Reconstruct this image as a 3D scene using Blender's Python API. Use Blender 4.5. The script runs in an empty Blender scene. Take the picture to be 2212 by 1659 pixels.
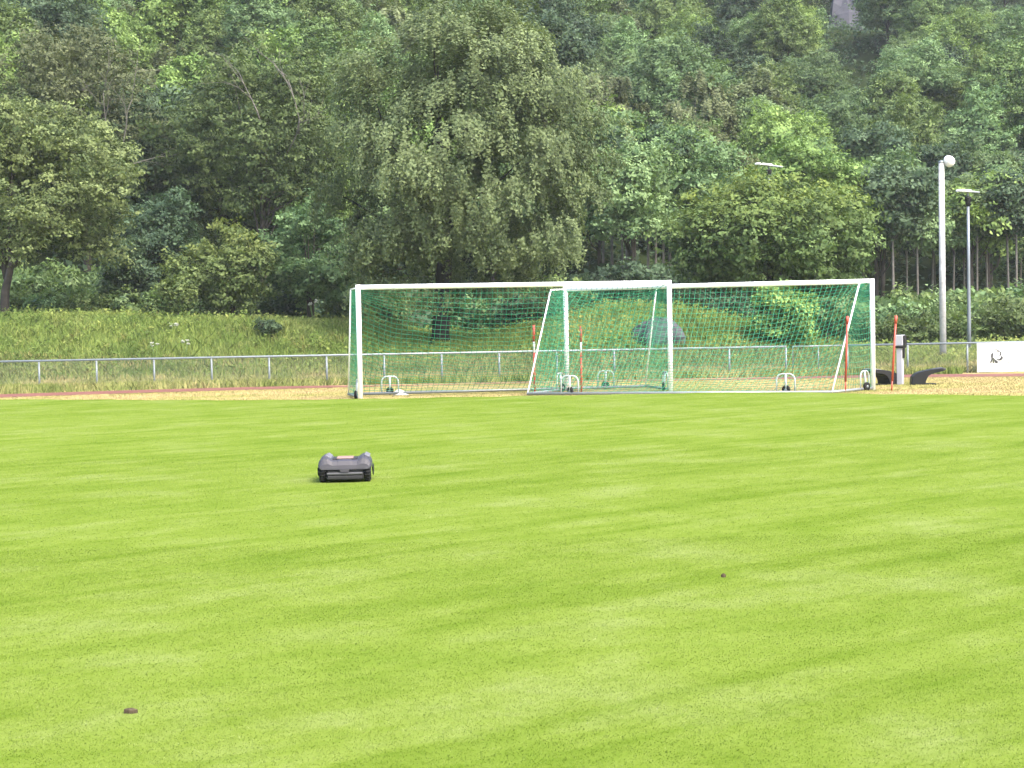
import bpy, math, random
import numpy as np
from mathutils import Vector, Matrix

random.seed(7)
RNG = np.random.default_rng(11)
scene = bpy.context.scene
COL = scene.collection

# ------------------------------------------------------------------ camera
CAM_H = 1.74
F_PX, IMG_W, IMG_H = 3580.0, 2212.0, 1659.0
PITCH, ROLL = math.radians(2.231), math.radians(1.1)
fwd = Vector((0, math.cos(PITCH), -math.sin(PITCH)))
up0 = Vector((0, math.sin(PITCH), math.cos(PITCH)))
rt0 = Vector((1, 0, 0))
rt = rt0 * math.cos(ROLL) - up0 * math.sin(ROLL)
up = up0 * math.cos(ROLL) + rt0 * math.sin(ROLL)
cam_data = bpy.data.cameras.new('camera')
cam = bpy.data.objects.new('camera', cam_data)
COL.objects.link(cam)
cam_data.sensor_width = 36.0
cam_data.lens = F_PX / IMG_W * 36.0
cam_data.clip_start, cam_data.clip_end = 0.2, 2000
cam.matrix_world = Matrix(((rt.x, up.x, -fwd.x, 0), (rt.y, up.y, -fwd.y, 0), (rt.z, up.z, -fwd.z, CAM_H), (0, 0, 0, 1)))
scene.camera = cam

# ------------------------------------------------------------------ sky, sun, exposure
SUN_EL, SUN_AZ = math.radians(52), math.radians(138)      # azimuth clockwise from +Y
world = bpy.data.worlds.new('World')
scene.world = world
world.use_nodes = True
wn = world.node_tree
sky = wn.nodes.new('ShaderNodeTexSky')
sky.sky_type = 'NISHITA'
sky.sun_disc = False
sky.sun_elevation, sky.sun_rotation = SUN_EL, SUN_AZ
sky.air_density, sky.dust_density, sky.ozone_density = 1.0, 4.0, 0.6
wn.links.new(sky.outputs[0], wn.nodes['Background'].inputs[0])
wn.nodes['Background'].inputs[1].default_value = 0.15
sun_data = bpy.data.lights.new('sun', 'SUN')
sun_data.energy, sun_data.angle, sun_data.color = 0.8, math.radians(18), (1.0, 0.95, 0.86)
sun = bpy.data.objects.new('sun', sun_data)
COL.objects.link(sun)
sd = Vector((math.sin(SUN_AZ) * math.cos(SUN_EL), math.cos(SUN_AZ) * math.cos(SUN_EL), math.sin(SUN_EL)))
sun.rotation_euler = (-sd).to_track_quat('-Z', 'Y').to_euler()
scene.view_settings.view_transform = 'Standard'
scene.view_settings.look = 'None'
scene.view_settings.exposure = 2.32
scene.view_settings.gamma = 1.0
scene.view_settings.use_curve_mapping = False
scene.cycles.max_bounces = 6
scene.cycles.diffuse_bounces = 3
scene.cycles.transmission_bounces = 3
scene.cycles.transparent_max_bounces = 4
scene.cycles.sample_clamp_indirect = 4

# ------------------------------------------------------------------ helpers
def at(px, py, Y):
    """world point at depth Y seen at photo position px, py (in a 2212 px wide view)"""
    d = fwd + rt * ((px - IMG_W / 2) / F_PX) + up * (-(py - IMG_H / 2) / F_PX)
    return Vector((0, 0, CAM_H)) + d * (Y / d.y)

def tag(o, label=None, cat=None, group=None, kind=None):
    if label: o['label'] = label
    if cat: o['category'] = cat
    if group: o['group'] = group
    if kind: o['kind'] = kind
    return o

def empty(name, loc, rz=0.0):
    o = bpy.data.objects.new(name, None)
    o.location = loc
    o.rotation_euler = (0, 0, rz)
    COL.objects.link(o)
    return o

def link(name, me, parent=None, loc=None, rz=0.0):
    o = bpy.data.objects.new(name, me)
    COL.objects.link(o)
    if parent: o.parent = parent
    if loc is not None: o.location = loc
    if rz: o.rotation_euler = (0, 0, rz)
    return o

class MB:
    """collects boxes, tubes, lathes, prisms into one mesh"""
    def __init__(s): s.v, s.f, s.sm = [], [], []
    def add(s, vs, fs, smooth=False):
        b = len(s.v)
        s.v += [tuple(v) for v in vs]
        s.f += [tuple(i + b for i in f) for f in fs]
        s.sm += [smooth] * len(fs)
        return s
    def box(s, lo, hi, bev=0.0):
        x0, y0, z0 = lo; x1, y1, z1 = hi
        if bev <= 0:
            vs = [(x0,y0,z0),(x1,y0,z0),(x1,y1,z0),(x0,y1,z0),(x0,y0,z1),(x1,y0,z1),(x1,y1,z1),(x0,y1,z1)]
            return s.add(vs, [(0,3,2,1),(4,5,6,7),(0,1,5,4),(1,2,6,5),(2,3,7,6),(3,0,4,7)])
        def ring(z, i):
            b = bev
            a0, a1, c0, c1 = x0 + i, x1 - i, y0 + i, y1 - i
            return [(a0+b,c0,z),(a1-b,c0,z),(a1,c0+b,z),(a1,c1-b,z),(a1-b,c1,z),(a0+b,c1,z),(a0,c1-b,z),(a0,c0+b,z)]
        vs = ring(z0, bev*.6) + ring(z0+bev, 0) + ring(z1-bev, 0) + ring(z1, bev*.6)
        fs = [tuple(range(7, -1, -1)), tuple(range(24, 32))]
        for k in range(3):
            for i in range(8):
                j = (i+1) % 8
                fs.append((k*8+i, k*8+j, k*8+8+j, k*8+8+i))
        return s.add(vs, fs)
    def tube(s, pts, r, n=8, cap=True, r2=None):
        pts = [Vector(p) for p in pts]
        m = len(pts)
        rs = r if isinstance(r, (list, tuple)) else ([r + (r2 - r) * i / (m - 1) for i in range(m)] if r2 is not None else [r] * m)
        vs, fs = [], []
        ref = None
        for i, p in enumerate(pts):
            t = (pts[min(i+1, m-1)] - pts[max(i-1, 0)])
            t = t.normalized() if t.length > 1e-9 else Vector((0,0,1))
            if ref is None:
                ref = Vector((0,0,1)).cross(t)
                if ref.length < .1: ref = Vector((0,1,0)).cross(t)
            ref = (ref - t * ref.dot(t)).normalized()
            bi = t.cross(ref)
            for k in range(n):
                a = 2*math.pi*k/n
                vs.append(p + ref * (math.cos(a)*rs[i]) + bi * (math.sin(a)*rs[i]))
        for i in range(m-1):
            for k in range(n):
                l = (k+1) % n
                fs.append((i*n+k, i*n+l, (i+1)*n+l, (i+1)*n+k))
        if cap:
            fs.append(tuple(range(n-1, -1, -1)))
            fs.append(tuple((m-1)*n + k for k in range(n)))
        return s.add(vs, fs, True)
    def lathe(s, prof, c=(0,0,0), n=16, axis='z'):
        vs, fs = [], []
        m = len(prof)
        for (r, h) in prof:
            for k in range(n):
                a = 2*math.pi*k/n
                if axis == 'z': vs.append((c[0]+r*math.cos(a), c[1]+r*math.sin(a), c[2]+h))
                elif axis == 'x': vs.append((c[0]+h, c[1]+r*math.cos(a), c[2]+r*math.sin(a)))
                else: vs.append((c[0]+r*math.sin(a), c[1]+h, c[2]+r*math.cos(a)))
        for i in range(m-1):
            for k in range(n):
                l = (k+1) % n
                fs.append((i*n+k, i*n+l, (i+1)*n+l, (i+1)*n+k))
        fs.append(tuple(range(n-1, -1, -1))); fs.append(tuple((m-1)*n+k for k in range(n)))
        return s.add(vs, fs, True)
    def loft(s, rings, closed=True, cap=True, smooth=False):
        n = len(rings[0]); vs = [p for r in rings for p in r]; fs = []
        for i in range(len(rings)-1):
            for k in range(n if closed else n-1):
                l = (k+1) % n
                fs.append((i*n+k, i*n+l, (i+1)*n+l, (i+1)*n+k))
        if cap:
            fs.append(tuple(range(n-1, -1, -1))); fs.append(tuple((len(rings)-1)*n+k for k in range(n)))
        return s.add(vs, fs, smooth)
    def build(s, name, mat, parent=None, loc=None, rz=0.0):
        me = bpy.data.meshes.new(name)
        me.from_pydata(s.v, [], s.f)
        me.polygons.foreach_set('use_smooth', s.sm)
        me.update()
        me.materials.append(mat)
        return link(name, me, parent, loc, rz)

def np_mesh(name, V, F, k, mat, attrs=None):
    """V (n,3), F flat loop indices, k corners per face"""
    me = bpy.data.meshes.new(name)
    V = np.ascontiguousarray(V, dtype=np.float32); F = np.ascontiguousarray(F.reshape(-1), dtype=np.int32)
    nf = len(F) // k
    me.vertices.add(len(V)); me.vertices.foreach_set('co', V.reshape(-1))
    me.loops.add(len(F)); me.loops.foreach_set('vertex_index', F)
    me.polygons.add(nf)
    me.polygons.foreach_set('loop_start', np.arange(0, nf*k, k, dtype=np.int32))
    me.polygons.foreach_set('loop_total', np.full(nf, k, dtype=np.int32))
    for an, av in (attrs or {}).items():
        at_ = me.attributes.new(an, 'FLOAT', 'POINT')
        at_.data.foreach_set('value', np.ascontiguousarray(av, dtype=np.float32))
    me.update(calc_edges=True)
    me.materials.append(mat)
    return me

# ------------------------------------------------------------------ materials
def srgb(r, g, b):
    def c(x):
        x /= 255.0
        return x/12.92 if x <= .04045 else ((x+.055)/1.055)**2.4
    return (c(r), c(g), c(b), 1)

def mat_new(name):
    m = bpy.data.materials.new(name); m.use_nodes = True
    nt = m.node_tree
    for n in list(nt.nodes): nt.nodes.remove(n)
    out = nt.nodes.new('ShaderNodeOutputMaterial')
    return m, nt, out

def N(nt, t, **kw):
    n = nt.nodes.new(t)
    for k, v in kw.items(): setattr(n, k, v)
    return n

def noise(nt, scale, detail=3, vec=None, rough=.6):
    n = N(nt, 'ShaderNodeTexNoise')
    n.inputs['Scale'].default_value = scale; n.inputs['Detail'].default_value = detail; n.inputs['Roughness'].default_value = rough
    if vec is not None: nt.links.new(vec, n.inputs['Vector'])
    return n.outputs['Fac']

def ramp(nt, fac, stops):
    r = N(nt, 'ShaderNodeValToRGB')
    cr = r.color_ramp
    while len(cr.elements) < len(stops): cr.elements.new(.5)
    for e, (p, c) in zip(cr.elements, stops):
        e.position = p; e.color = c if len(c) == 4 else (*c, 1)
    nt.links.new(fac, r.inputs[0])
    return r.outputs[0]

def mixc(nt, fac, a, b, mode='MIX'):
    m = N(nt, 'ShaderNodeMix', data_type='RGBA', blend_type=mode)
    for sock, v in ((m.inputs[0], fac), (m.inputs[6], a), (m.inputs[7], b)):
        if hasattr(v, 'links'): nt.links.new(v, sock)
        else: sock.default_value = v if not isinstance(v, tuple) or len(v) == 4 else (*v, 1)
    return m.outputs[2]

def math_(nt, op, a, b=None):
    m = N(nt, 'ShaderNodeMath', operation=op)
    for i, v in enumerate((a, b)):
        if v is None: continue
        if hasattr(v, 'links'): nt.links.new(v, m.inputs[i])
        else: m.inputs[i].default_value = v
    return m.outputs[0]

def attr(nt, name):
    a = N(nt, 'ShaderNodeAttribute'); a.attribute_name = name
    return a.outputs['Fac']

def wpos(nt, sx=1, sy=1, sz=1, rz=0):
    g = N(nt, 'ShaderNodeNewGeometry')
    mp = N(nt, 'ShaderNodeMapping')
    mp.inputs['Scale'].default_value = (sx, sy, sz)
    src = g.outputs['Position']
    if rz:
        m2 = N(nt, 'ShaderNodeMapping'); m2.inputs['Rotation'].default_value = (0, 0, rz)
        nt.links.new(src, m2.inputs[0]); src = m2.outputs[0]
    nt.links.new(src, mp.inputs[0])
    return mp.outputs[0]

def plain(name, col, rough=.5, metal=0.0, var=.12, scale=6.0, spec=.5, bump=0.0):
    m, nt, out = mat_new(name)
    b = N(nt, 'ShaderNodeBsdfPrincipled')
    tc = N(nt, 'ShaderNodeTexCoord')
    nf = noise(nt, scale, 4, tc.outputs['Object'])
    c = ramp(nt, nf, [(.3, tuple(x*(1-var) for x in col[:3])), (.7, tuple(min(1, x*(1+var)) for x in col[:3]))])
    nt.links.new(c, b.inputs['Base Color'])
    rr = N(nt, 'ShaderNodeMapRange'); rr.inputs[3].default_value = max(.05, rough-.1); rr.inputs[4].default_value = min(1, rough+.12)
    nt.links.new(nf, rr.inputs[0]); nt.links.new(rr.outputs[0], b.inputs['Roughness'])
    b.inputs['Metallic'].default_value = metal
    b.inputs['Specular IOR Level'].default_value = spec
    if bump:
        bp = N(nt, 'ShaderNodeBump'); bp.inputs['Strength'].default_value = bump; bp.inputs['Distance'].default_value = .02
        nt.links.new(noise(nt, scale*6, 4, tc.outputs['Object']), bp.inputs['Height']); nt.links.new(bp.outputs[0], b.inputs['Normal'])
    nt.links.new(b.outputs[0], out.inputs[0])
    return m

def leaf_mat(name, dark, light, tip=None, trans=.3, obj_var=.25):
    """per-leaf tint (attribute), per-tree variation, optional younger tips (attribute)"""
    m, nt, out = mat_new(name)
    c = mixc(nt, attr(nt, 'tint'), dark, light)
    if tip: c = mixc(nt, attr(nt, 'tip'), c, tip)
    oi = N(nt, 'ShaderNodeObjectInfo')
    hs = N(nt, 'ShaderNodeHueSaturation')
    mr = N(nt, 'ShaderNodeMapRange'); mr.inputs[3].default_value = 1-obj_var; mr.inputs[4].default_value = 1+obj_var
    nt.links.new(oi.outputs['Random'], mr.inputs[0]); nt.links.new(mr.outputs[0], hs.inputs['Value'])
    mh = N(nt, 'ShaderNodeMapRange'); mh.inputs[3].default_value = .49; mh.inputs[4].default_value = .512
    nt.links.new(math_(nt, 'FRACT', math_(nt, 'MULTIPLY', oi.outputs['Random'], 7.31)), mh.inputs[0]); nt.links.new(mh.outputs[0], hs.inputs['Hue'])
    nt.links.new(c, hs.inputs['Color'])
    b = N(nt, 'ShaderNodeBsdfPrincipled'); b.inputs['Roughness'].default_value = .65; b.inputs['Specular IOR Level'].default_value = .15
    t = N(nt, 'ShaderNodeBsdfTranslucent')
    tcn = mixc(nt, 1.0, hs.outputs[0], (1.0, 1.05, .55, 1), 'MULTIPLY')
    nt.links.new(hs.outputs[0], b.inputs['Base Color']); nt.links.new(tcn, t.inputs[0])
    mx = N(nt, 'ShaderNodeMixShader'); mx.inputs[0].default_value = trans
    nt.links.new(b.outputs[0], mx.inputs[1]); nt.links.new(t.outputs[0], mx.inputs[2])
    nt.links.new(mx.outputs[0], out.inputs[0])
    return m

def blade_out(nt, out, col, upw=.6, trans=.2):
    """grass shading: blade normal leaning to the vertical, some light through the blade"""
    g = N(nt, 'ShaderNodeNewGeometry')
    va = N(nt, 'ShaderNodeVectorMath', operation='SCALE'); va.inputs['Scale'].default_value = 1-upw
    nt.links.new(g.outputs['Normal'], va.inputs[0])
    vb = N(nt, 'ShaderNodeVectorMath', operation='ADD'); vb.inputs[1].default_value = (0, 0, upw)
    nt.links.new(va.outputs[0], vb.inputs[0])
    vn = N(nt, 'ShaderNodeVectorMath', operation='NORMALIZE'); nt.links.new(vb.outputs[0], vn.inputs[0])
    d = N(nt, 'ShaderNodeBsdfDiffuse'); t = N(nt, 'ShaderNodeBsdfTranslucent')
    nt.links.new(col, d.inputs[0]); nt.links.new(col, t.inputs[0]); nt.links.new(vn.outputs[0], d.inputs['Normal'])
    mx = N(nt, 'ShaderNodeMixShader'); mx.inputs[0].default_value = trans
    nt.links.new(d.outputs[0], mx.inputs[1]); nt.links.new(t.outputs[0], mx.inputs[2])
    nt.links.new(mx.outputs[0], out.inputs[0])

def lawn_colour(nt):
    """mottles of yellower and paler turf with faint mowing lines, in metres on the ground"""
    MOW = math.radians(-40)
    big = noise(nt, .8, 5, wpos(nt, .8, 1.0, 0, MOW), .65)
    mid = noise(nt, 3.2, 4, wpos(nt, .55, 1.2, 0, MOW), .65)
    lines = noise(nt, 1.0, 4, wpos(nt, .12, 2.3, 0, MOW), .6)
    tiny = noise(nt, 14, 3, wpos(nt, 1, 1, 0), .6)
    c = ramp(nt, big, [(.32, LAWN_A), (.52, LAWN_B), (.72, LAWN_C)])
    for f, st in ((mid, [(.3, (.86, .90, .78, 1)), (.5, (1, 1, 1, 1)), (.72, (1.08, 1.06, 1.20, 1))]),
                  (lines, [(.36, (.83, .88, .72, 1)), (.5, (1, 1, 1, 1)), (.66, (1.06, 1.04, 1.12, 1))]),
                  (tiny, [(.3, (.88, .91, .82, 1)), (.5, (1, 1, 1, 1)), (.72, (1.07, 1.05, 1.15, 1))])):
        c = mixc(nt, 1.0, c, ramp(nt, f, st), 'MULTIPLY')
    return c

LAWN_A = (.096, .144, .019, 1); LAWN_B = (.121, .166, .028, 1); LAWN_C = (.150, .188, .052, 1)

m_lawn, nt, out = mat_new('lawn_turf')
b = N(nt, 'ShaderNodeBsdfDiffuse')
fine = noise(nt, 55, 4, wpos(nt), .7)
c = mixc(nt, 1.0, lawn_colour(nt), ramp(nt, fine, [(.3, (.86, .89, .80, 1)), (.68, (1.07, 1.06, 1.05, 1))]), 'MULTIPLY')
nt.links.new(c, b.inputs[0]); nt.links.new(b.outputs[0], out.inputs[0])

m_blade, nt, out = mat_new('lawn_blade')
tn = attr(nt, 'tint')
c = mixc(nt, 1.0, lawn_colour(nt), ramp(nt, tn, [(0, (.82, .87, .70, 1)), (.45, (1, 1, 1, 1)), (.78, (1.10, 1.08, 1.2, 1)), (.95, (1.7, 1.5, 2.8, 1))]), 'MULTIPLY')
c = mixc(nt, 1.0, c, (1.72, 1.72, 1.72, 1), 'MULTIPLY')
blade_out(nt, out, c, .9, .5)

m_ground, nt, out = mat_new('dry_ground')
b = N(nt, 'ShaderNodeBsdfDiffuse')
n1 = noise(nt, .35, 4, wpos(nt)); n2 = noise(nt, 9, 4, wpos(nt))
c = ramp(nt, n1, [(.35, (.25, .235, .08, 1)), (.5, (.33, .27, .115, 1)), (.66, (.38, .28, .14, 1))])
c = mixc(nt, 1.0, c, ramp(nt, n2, [(.3, (.75, .8, .7, 1)), (.6, (1, 1, 1, 1))]), 'MULTIPLY')
nt.links.new(c, b.inputs[0]); nt.links.new(b.outputs[0], out.inputs[0])

m_dry, nt, out = mat_new('dry_blade')
n1 = noise(nt, .35, 4, wpos(nt))
c = ramp(nt, n1, [(.35, (.24, .235, .075, 1)), (.5, (.32, .27, .115, 1)), (.66, (.37, .28, .14, 1))])
c = mixc(nt, 1.0, c, ramp(nt, attr(nt, 'tint'), [(0, (.93, .95, .9, 1)), (1, (1.06, 1.04, 1.06, 1))]), 'MULTIPLY')
blade_out(nt, out, c, .65, .15)

def bank_colour(nt):
    n1 = noise(nt, .28, 4, wpos(nt, 1, 1, 1)); n2 = noise(nt, 1.3, 4, wpos(nt, 1, 1, 1)); n3 = noise(nt, .16, 3, wpos(nt, 1, 1.6, 1))
    c = ramp(nt, n1, [(.32, (.090, .134, .040, 1)), (.5, (.146, .192, .056, 1)), (.68, (.200, .224, .080, 1))])
    c = mixc(nt, ramp(nt, n2, [(.56, (0, 0, 0, 1)), (.70, (.55, .55, .55, 1))]), c, (.17, .125, .06, 1))
    return mixc(nt, 1.0, c, ramp(nt, n3, [(.36, (.72, .8, .75, 1)), (.6, (1.1, 1.1, 1.0, 1))]), 'MULTIPLY')

m_bank, nt, out = mat_new('bank_soil_and_grass')
b = N(nt, 'ShaderNodeBsdfDiffuse')
nt.links.new(mixc(nt, 1.0, bank_colour(nt), (.62, .62, .6, 1), 'MULTIPLY'), b.inputs[0]); nt.links.new(b.outputs[0], out.inputs[0])

m_tall, nt, out = mat_new('tall_grass_blade')
c = mixc(nt, 1.0, bank_colour(nt), ramp(nt, attr(nt, 'tint'), [(0, (.65, .75, .6, 1)), (.6, (1, 1, 1, 1)), (1, (1.45, 1.3, 1.3, 1))]), 'MULTIPLY')
blade_out(nt, out, c, .45, .25)

m_weed, nt, out = mat_new('verge_blade')
n1 = noise(nt, .5, 4, wpos(nt))
c = ramp(nt, n1, [(.35, (.11, .145, .04, 1)), (.5, (.19, .20, .075, 1)), (.66, (.30, .25, .12, 1))])
c = mixc(nt, 1.0, c, ramp(nt, attr(nt, 'tint'), [(0, (.65, .75, .6, 1)), (1, (1.25, 1.2, 1.2, 1))]), 'MULTIPLY')
blade_out(nt, out, c, .5, .2)

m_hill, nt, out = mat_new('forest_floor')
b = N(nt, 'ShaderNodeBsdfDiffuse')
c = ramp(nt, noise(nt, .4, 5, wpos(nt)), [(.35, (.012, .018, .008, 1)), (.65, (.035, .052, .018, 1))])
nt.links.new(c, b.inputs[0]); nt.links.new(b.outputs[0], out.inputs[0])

m_track = plain('red_track_rubber', (.15, .062, .046), .9, var=.15, scale=1.5, spec=.2)
m_white = plain('white_powder_coat', (.80, .80, .80), .35, var=.03, scale=3)
m_galv = plain('galvanised_steel', (.19, .215, .225), .45, metal=.35, var=.12, scale=9)
m_hoop = plain('light_galvanised_tube', (.36, .40, .39), .45, metal=.2, var=.1, scale=9)
m_alu = plain('grey_aluminium', (.21, .225, .225), .4, metal=.4, var=.1, scale=5)
m_net = plain('green_net_cord', (.032, .235, .125), .7, var=.1, scale=3, spec=.2)
m_black = plain('black_rubber', (.006, .006, .006), .7, var=.2, spec=.25)
m_blackpl = plain('black_plastic', (.007, .007, .008), .5, var=.2, scale=4, spec=.3)
m_greypl = plain('dark_grey_plastic', (.034, .032, .040), .6, var=.08, scale=8)
m_midpl = plain('mid_grey_plastic', (.05, .05, .056), .65, var=.08, scale=8)
m_charc = plain('charcoal_plastic', (.006, .006, .007), .7, var=.15, scale=8)
m_highlight = plain('light_grey_highlight', (.115, .11, .12), .6, var=.05)  # pale colour for the highlights painted onto the mower shell
m_salmon = plain('salmon_panel', (.24, .14, .115), .5, var=.05)
m_red = plain('orange_red_paint', (.36, .055, .028), .45, var=.15, scale=5)
m_wood = plain('weathered_wood', (.42, .415, .41), .85, var=.25, scale=5, spec=.2, bump=.3)
m_lampw = plain('white_lamp_housing', (.75, .75, .76), .35, var=.04)
m_pole = plain('painted_steel_pole', (.16, .18, .20), .4, metal=.2, var=.08)
m_bark = plain('grey_brown_bark', (.055, .047, .040), .9, var=.35, scale=3, spec=.1, bump=.6)
m_barkp = plain('pale_bark', (.13, .12, .105), .85, var=.3, scale=4, spec=.1)
m_barkd = plain('dark_bark', (.018, .017, .016), .9, var=.3, scale=3, spec=.1, bump=.6)
m_rock = plain('grey_rock', (.055, .06, .065), .9, var=.35, scale=1.6, spec=.2, bump=.8)
m_crag = plain('violet_grey_crag', (.075, .075, .09), .9, var=.35, scale=.8, spec=.2, bump=.8)
m_banner = plain('white_banner', (.85, .85, .85), .5, var=.015, scale=2)
m_faint = plain('faint_grey_print', (.15, .15, .16), .5, var=.02)
m_lgrey = plain('light_grey_print', (.045, .045, .048), .5, var=.05)
m_dgrey = plain('dark_grey_print', (.03, .03, .032), .5, var=.05)
m_ggrey = plain('grey_green_print', (.06, .066, .04), .5, var=.05)
m_petal = plain('white_petals', (.30, .32, .25), .8, var=.05)
m_stem = plain('green_stem', (.09, .15, .04), .7, var=.1)
m_soil = plain('brown_soil', (.06, .046, .03), .95, var=.35, scale=30, spec=.1)
m_bag = plain('white_sack', (.80, .77, .78), .6, var=.05)
m_pedw = plain('white_pedestal_paint', (.34, .335, .37), .4, var=.04)

L_OAK = leaf_mat('leaf_mid_green', (.046, .083, .028, 1), (.175, .245, .086, 1), trans=.32, obj_var=.1)
L_PALE = leaf_mat('leaf_pale_green', (.058, .086, .032, 1), (.205, .250, .098, 1), trans=.3, obj_var=.05)
L_MID = leaf_mat('leaf_dull_green', (.036, .062, .022, 1), (.130, .175, .064, 1), trans=.28, obj_var=.08)
L_BIRCH = leaf_mat('leaf_birch', (.062, .094, .042, 1), (.200, .260, .118, 1), trans=.32, obj_var=.08)
L_MAPLE = leaf_mat('leaf_maple', (.042, .080, .026, 1), (.145, .215, .072, 1), (.170, .215, .042, 1), trans=.28, obj_var=.08)
L_COOL = leaf_mat('leaf_cool_green', (.056, .104, .042, 1), (.205, .295, .130, 1), trans=.32)
L_FRESH = leaf_mat('leaf_fresh_green', (.076, .130, .036, 1), (.240, .335, .100, 1), trans=.3)
L_BROWN = leaf_mat('leaf_olive_brown', (.072, .092, .042, 1), (.175, .205, .100, 1), trans=.3)
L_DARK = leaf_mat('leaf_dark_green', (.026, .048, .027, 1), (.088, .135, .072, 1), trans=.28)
L_OLIVE = leaf_mat('leaf_yellow_olive', (.054, .088, .028, 1), (.190, .245, .088, 1), (.22, .25, .07, 1), trans=.3, obj_var=.08)

# ------------------------------------------------------------------ terrain
def sstep(a, b, x):
    t = np.clip((np.asarray(x, float) - a) / (b - a), 0, 1)
    return t*t*(3-2*t)

_ph = RNG.uniform(0, 6.28, (14, 2)); _fr = RNG.uniform(.04, .35, (14, 2)) * RNG.choice([-1, 1], (14, 2))
def lump(x, y):
    s = 0
    for (p, q), (a, b) in zip(_ph, _fr): s = s + np.sin(a*x + p) * np.cos(b*y + q) / (1 + 8*abs(a*b)**.5)
    return s / 3.0

BX = np.array([-60, -19, -9, -6, -4, -1.5, 1.5, 4.2, 6.5, 9, 11.5, 14, 60.])
BZ = np.array([2.3, 2.3, 1.95, 1.75, 1.15, 1.0, 1.6, 2.25, 2.15, 1.55, .75, .3, .3])
def terrain(x, y):
    x = np.asarray(x, float); y = np.asarray(y, float)
    base = np.interp(y, [36, 38.5, 44, 49, 52, 54], [-.02, -.06, -.08, -.12, -.22, -.22])
    bank = np.interp(x, BX, BZ) * sstep(54.2, 62.5, y) + sstep(54, 57, y) * .22 * lump(x*2.2, y*2.2)
    t = np.clip((x / np.maximum(y, 1) + .31) / .62, -.3, 1.3)
    y0 = 72 + 13*t; sl = .50 - .17*t
    d = np.maximum(y - y0, 0)
    hill = sl * (np.sqrt(d*d + 36) - 6) + sstep(0, 12, d) * 1.4 * lump(x*.8, y*.8)
    hill = hill + sstep(6, 30, d) * (2.0*np.sin(.24*(x + .6*y) + 1) + 1.2*np.sin(.13*(x - .3*y) + 2))
    return base + bank + hill
def tz(x, y): return float(terrain(x, y))

def sheet(name, xs, ys, mat):
    X, Y = np.meshgrid(xs, ys)
    V = np.stack([X, Y, terrain(X, Y)], -1).reshape(-1, 3)
    nx, ny = len(xs), len(ys)
    i = np.arange((nx-1)*(ny-1)); r, c = i // (nx-1), i % (nx-1)
    a = r*nx + c
    me = np_mesh(name, V, np.stack([a, a+1, a+1+nx, a+nx], -1), 4, mat)
    me.polygons.foreach_set('use_smooth', np.ones(len(i), bool))
    return tag(link(name, me), kind='structure')

xs_f = np.concatenate([np.linspace(-200, -45, 16), np.arange(-44, 44.1, .8), np.linspace(45, 200, 16)])
sheet('ground', xs_f, np.concatenate([[-90, -45, 0, 20], np.arange(30, 54.6, .5)]), m_ground)
sheet('grass_bank', xs_f, np.arange(54.5, 76.6, .5), m_bank)
sheet('hillside', np.concatenate([np.linspace(-200, -85, 18), np.arange(-84, 84.1, 2), np.linspace(85, 200, 18)]),
      np.concatenate([np.arange(76.5, 150, 1.5), np.linspace(150, 300, 40)]), m_hill)

# lawn: a sheet with a low turf edge where the mown area ends
LE = np.array([(-60, 49.5), (-30, 45.5), (-12.7, 41.3), (-7.85, 38.95), (-5.5, 38.05), (-3.4, 37.75), (-.1, 37.7), (4.5, 37.5), (6.2, 37.0), (7.85, 35.5), (10.35, 33.6), (20, 29.5), (60, 16)])
def lawn_edge(x): return np.interp(x, LE[:, 0], LE[:, 1]) + .10*np.sin(np.asarray(x)*3.1) + .07*np.sin(np.asarray(x)*7.7+1)
ex = np.concatenate([np.arange(-60, -16, 1.0), np.arange(-16, 16, .15), np.arange(16, 60.1, 1.0)])
ey = lawn_edge(ex)
rows = [np.full_like(ex, -60), np.full_like(ex, 2), ey*.5, ey - 1.5, ey - .12, ey, ey + .05]
zz = [0, 0, 0, 0, 0, -.012, -.16]
V = np.concatenate([np.stack([ex, r, np.full_like(ex, z)], -1) for r, z in zip(rows, zz)])
nx = len(ex); i = np.arange((nx-1)*(len(rows)-1)); a = (i // (nx-1))*nx + i % (nx-1)
tag(link('lawn', np_mesh('lawn', V, np.stack([a, a+1, a+1+nx, a+nx], -1), 4, m_lawn)), kind='structure')

# running track: a bend of the oval behind the goals
TC, RO, RI = (1.5, 13.9), 36.4, 33.7
mb = MB(); ringv = []; NT = 90
for k in range(NT+1):
    a = math.radians(90 + 75 - 150*k/NT)
    for r_ in (RI, RO):
        x, y = TC[0] + r_*math.cos(a), TC[1] + r_*math.sin(a)
        ringv.append((x, y, tz(x, y) + .012))
mb.add(ringv, [(2*k, 2*k+1, 2*k+3, 2*k+2) for k in range(NT)])
tag(mb.build('running_track', m_track), kind='structure')

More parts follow.
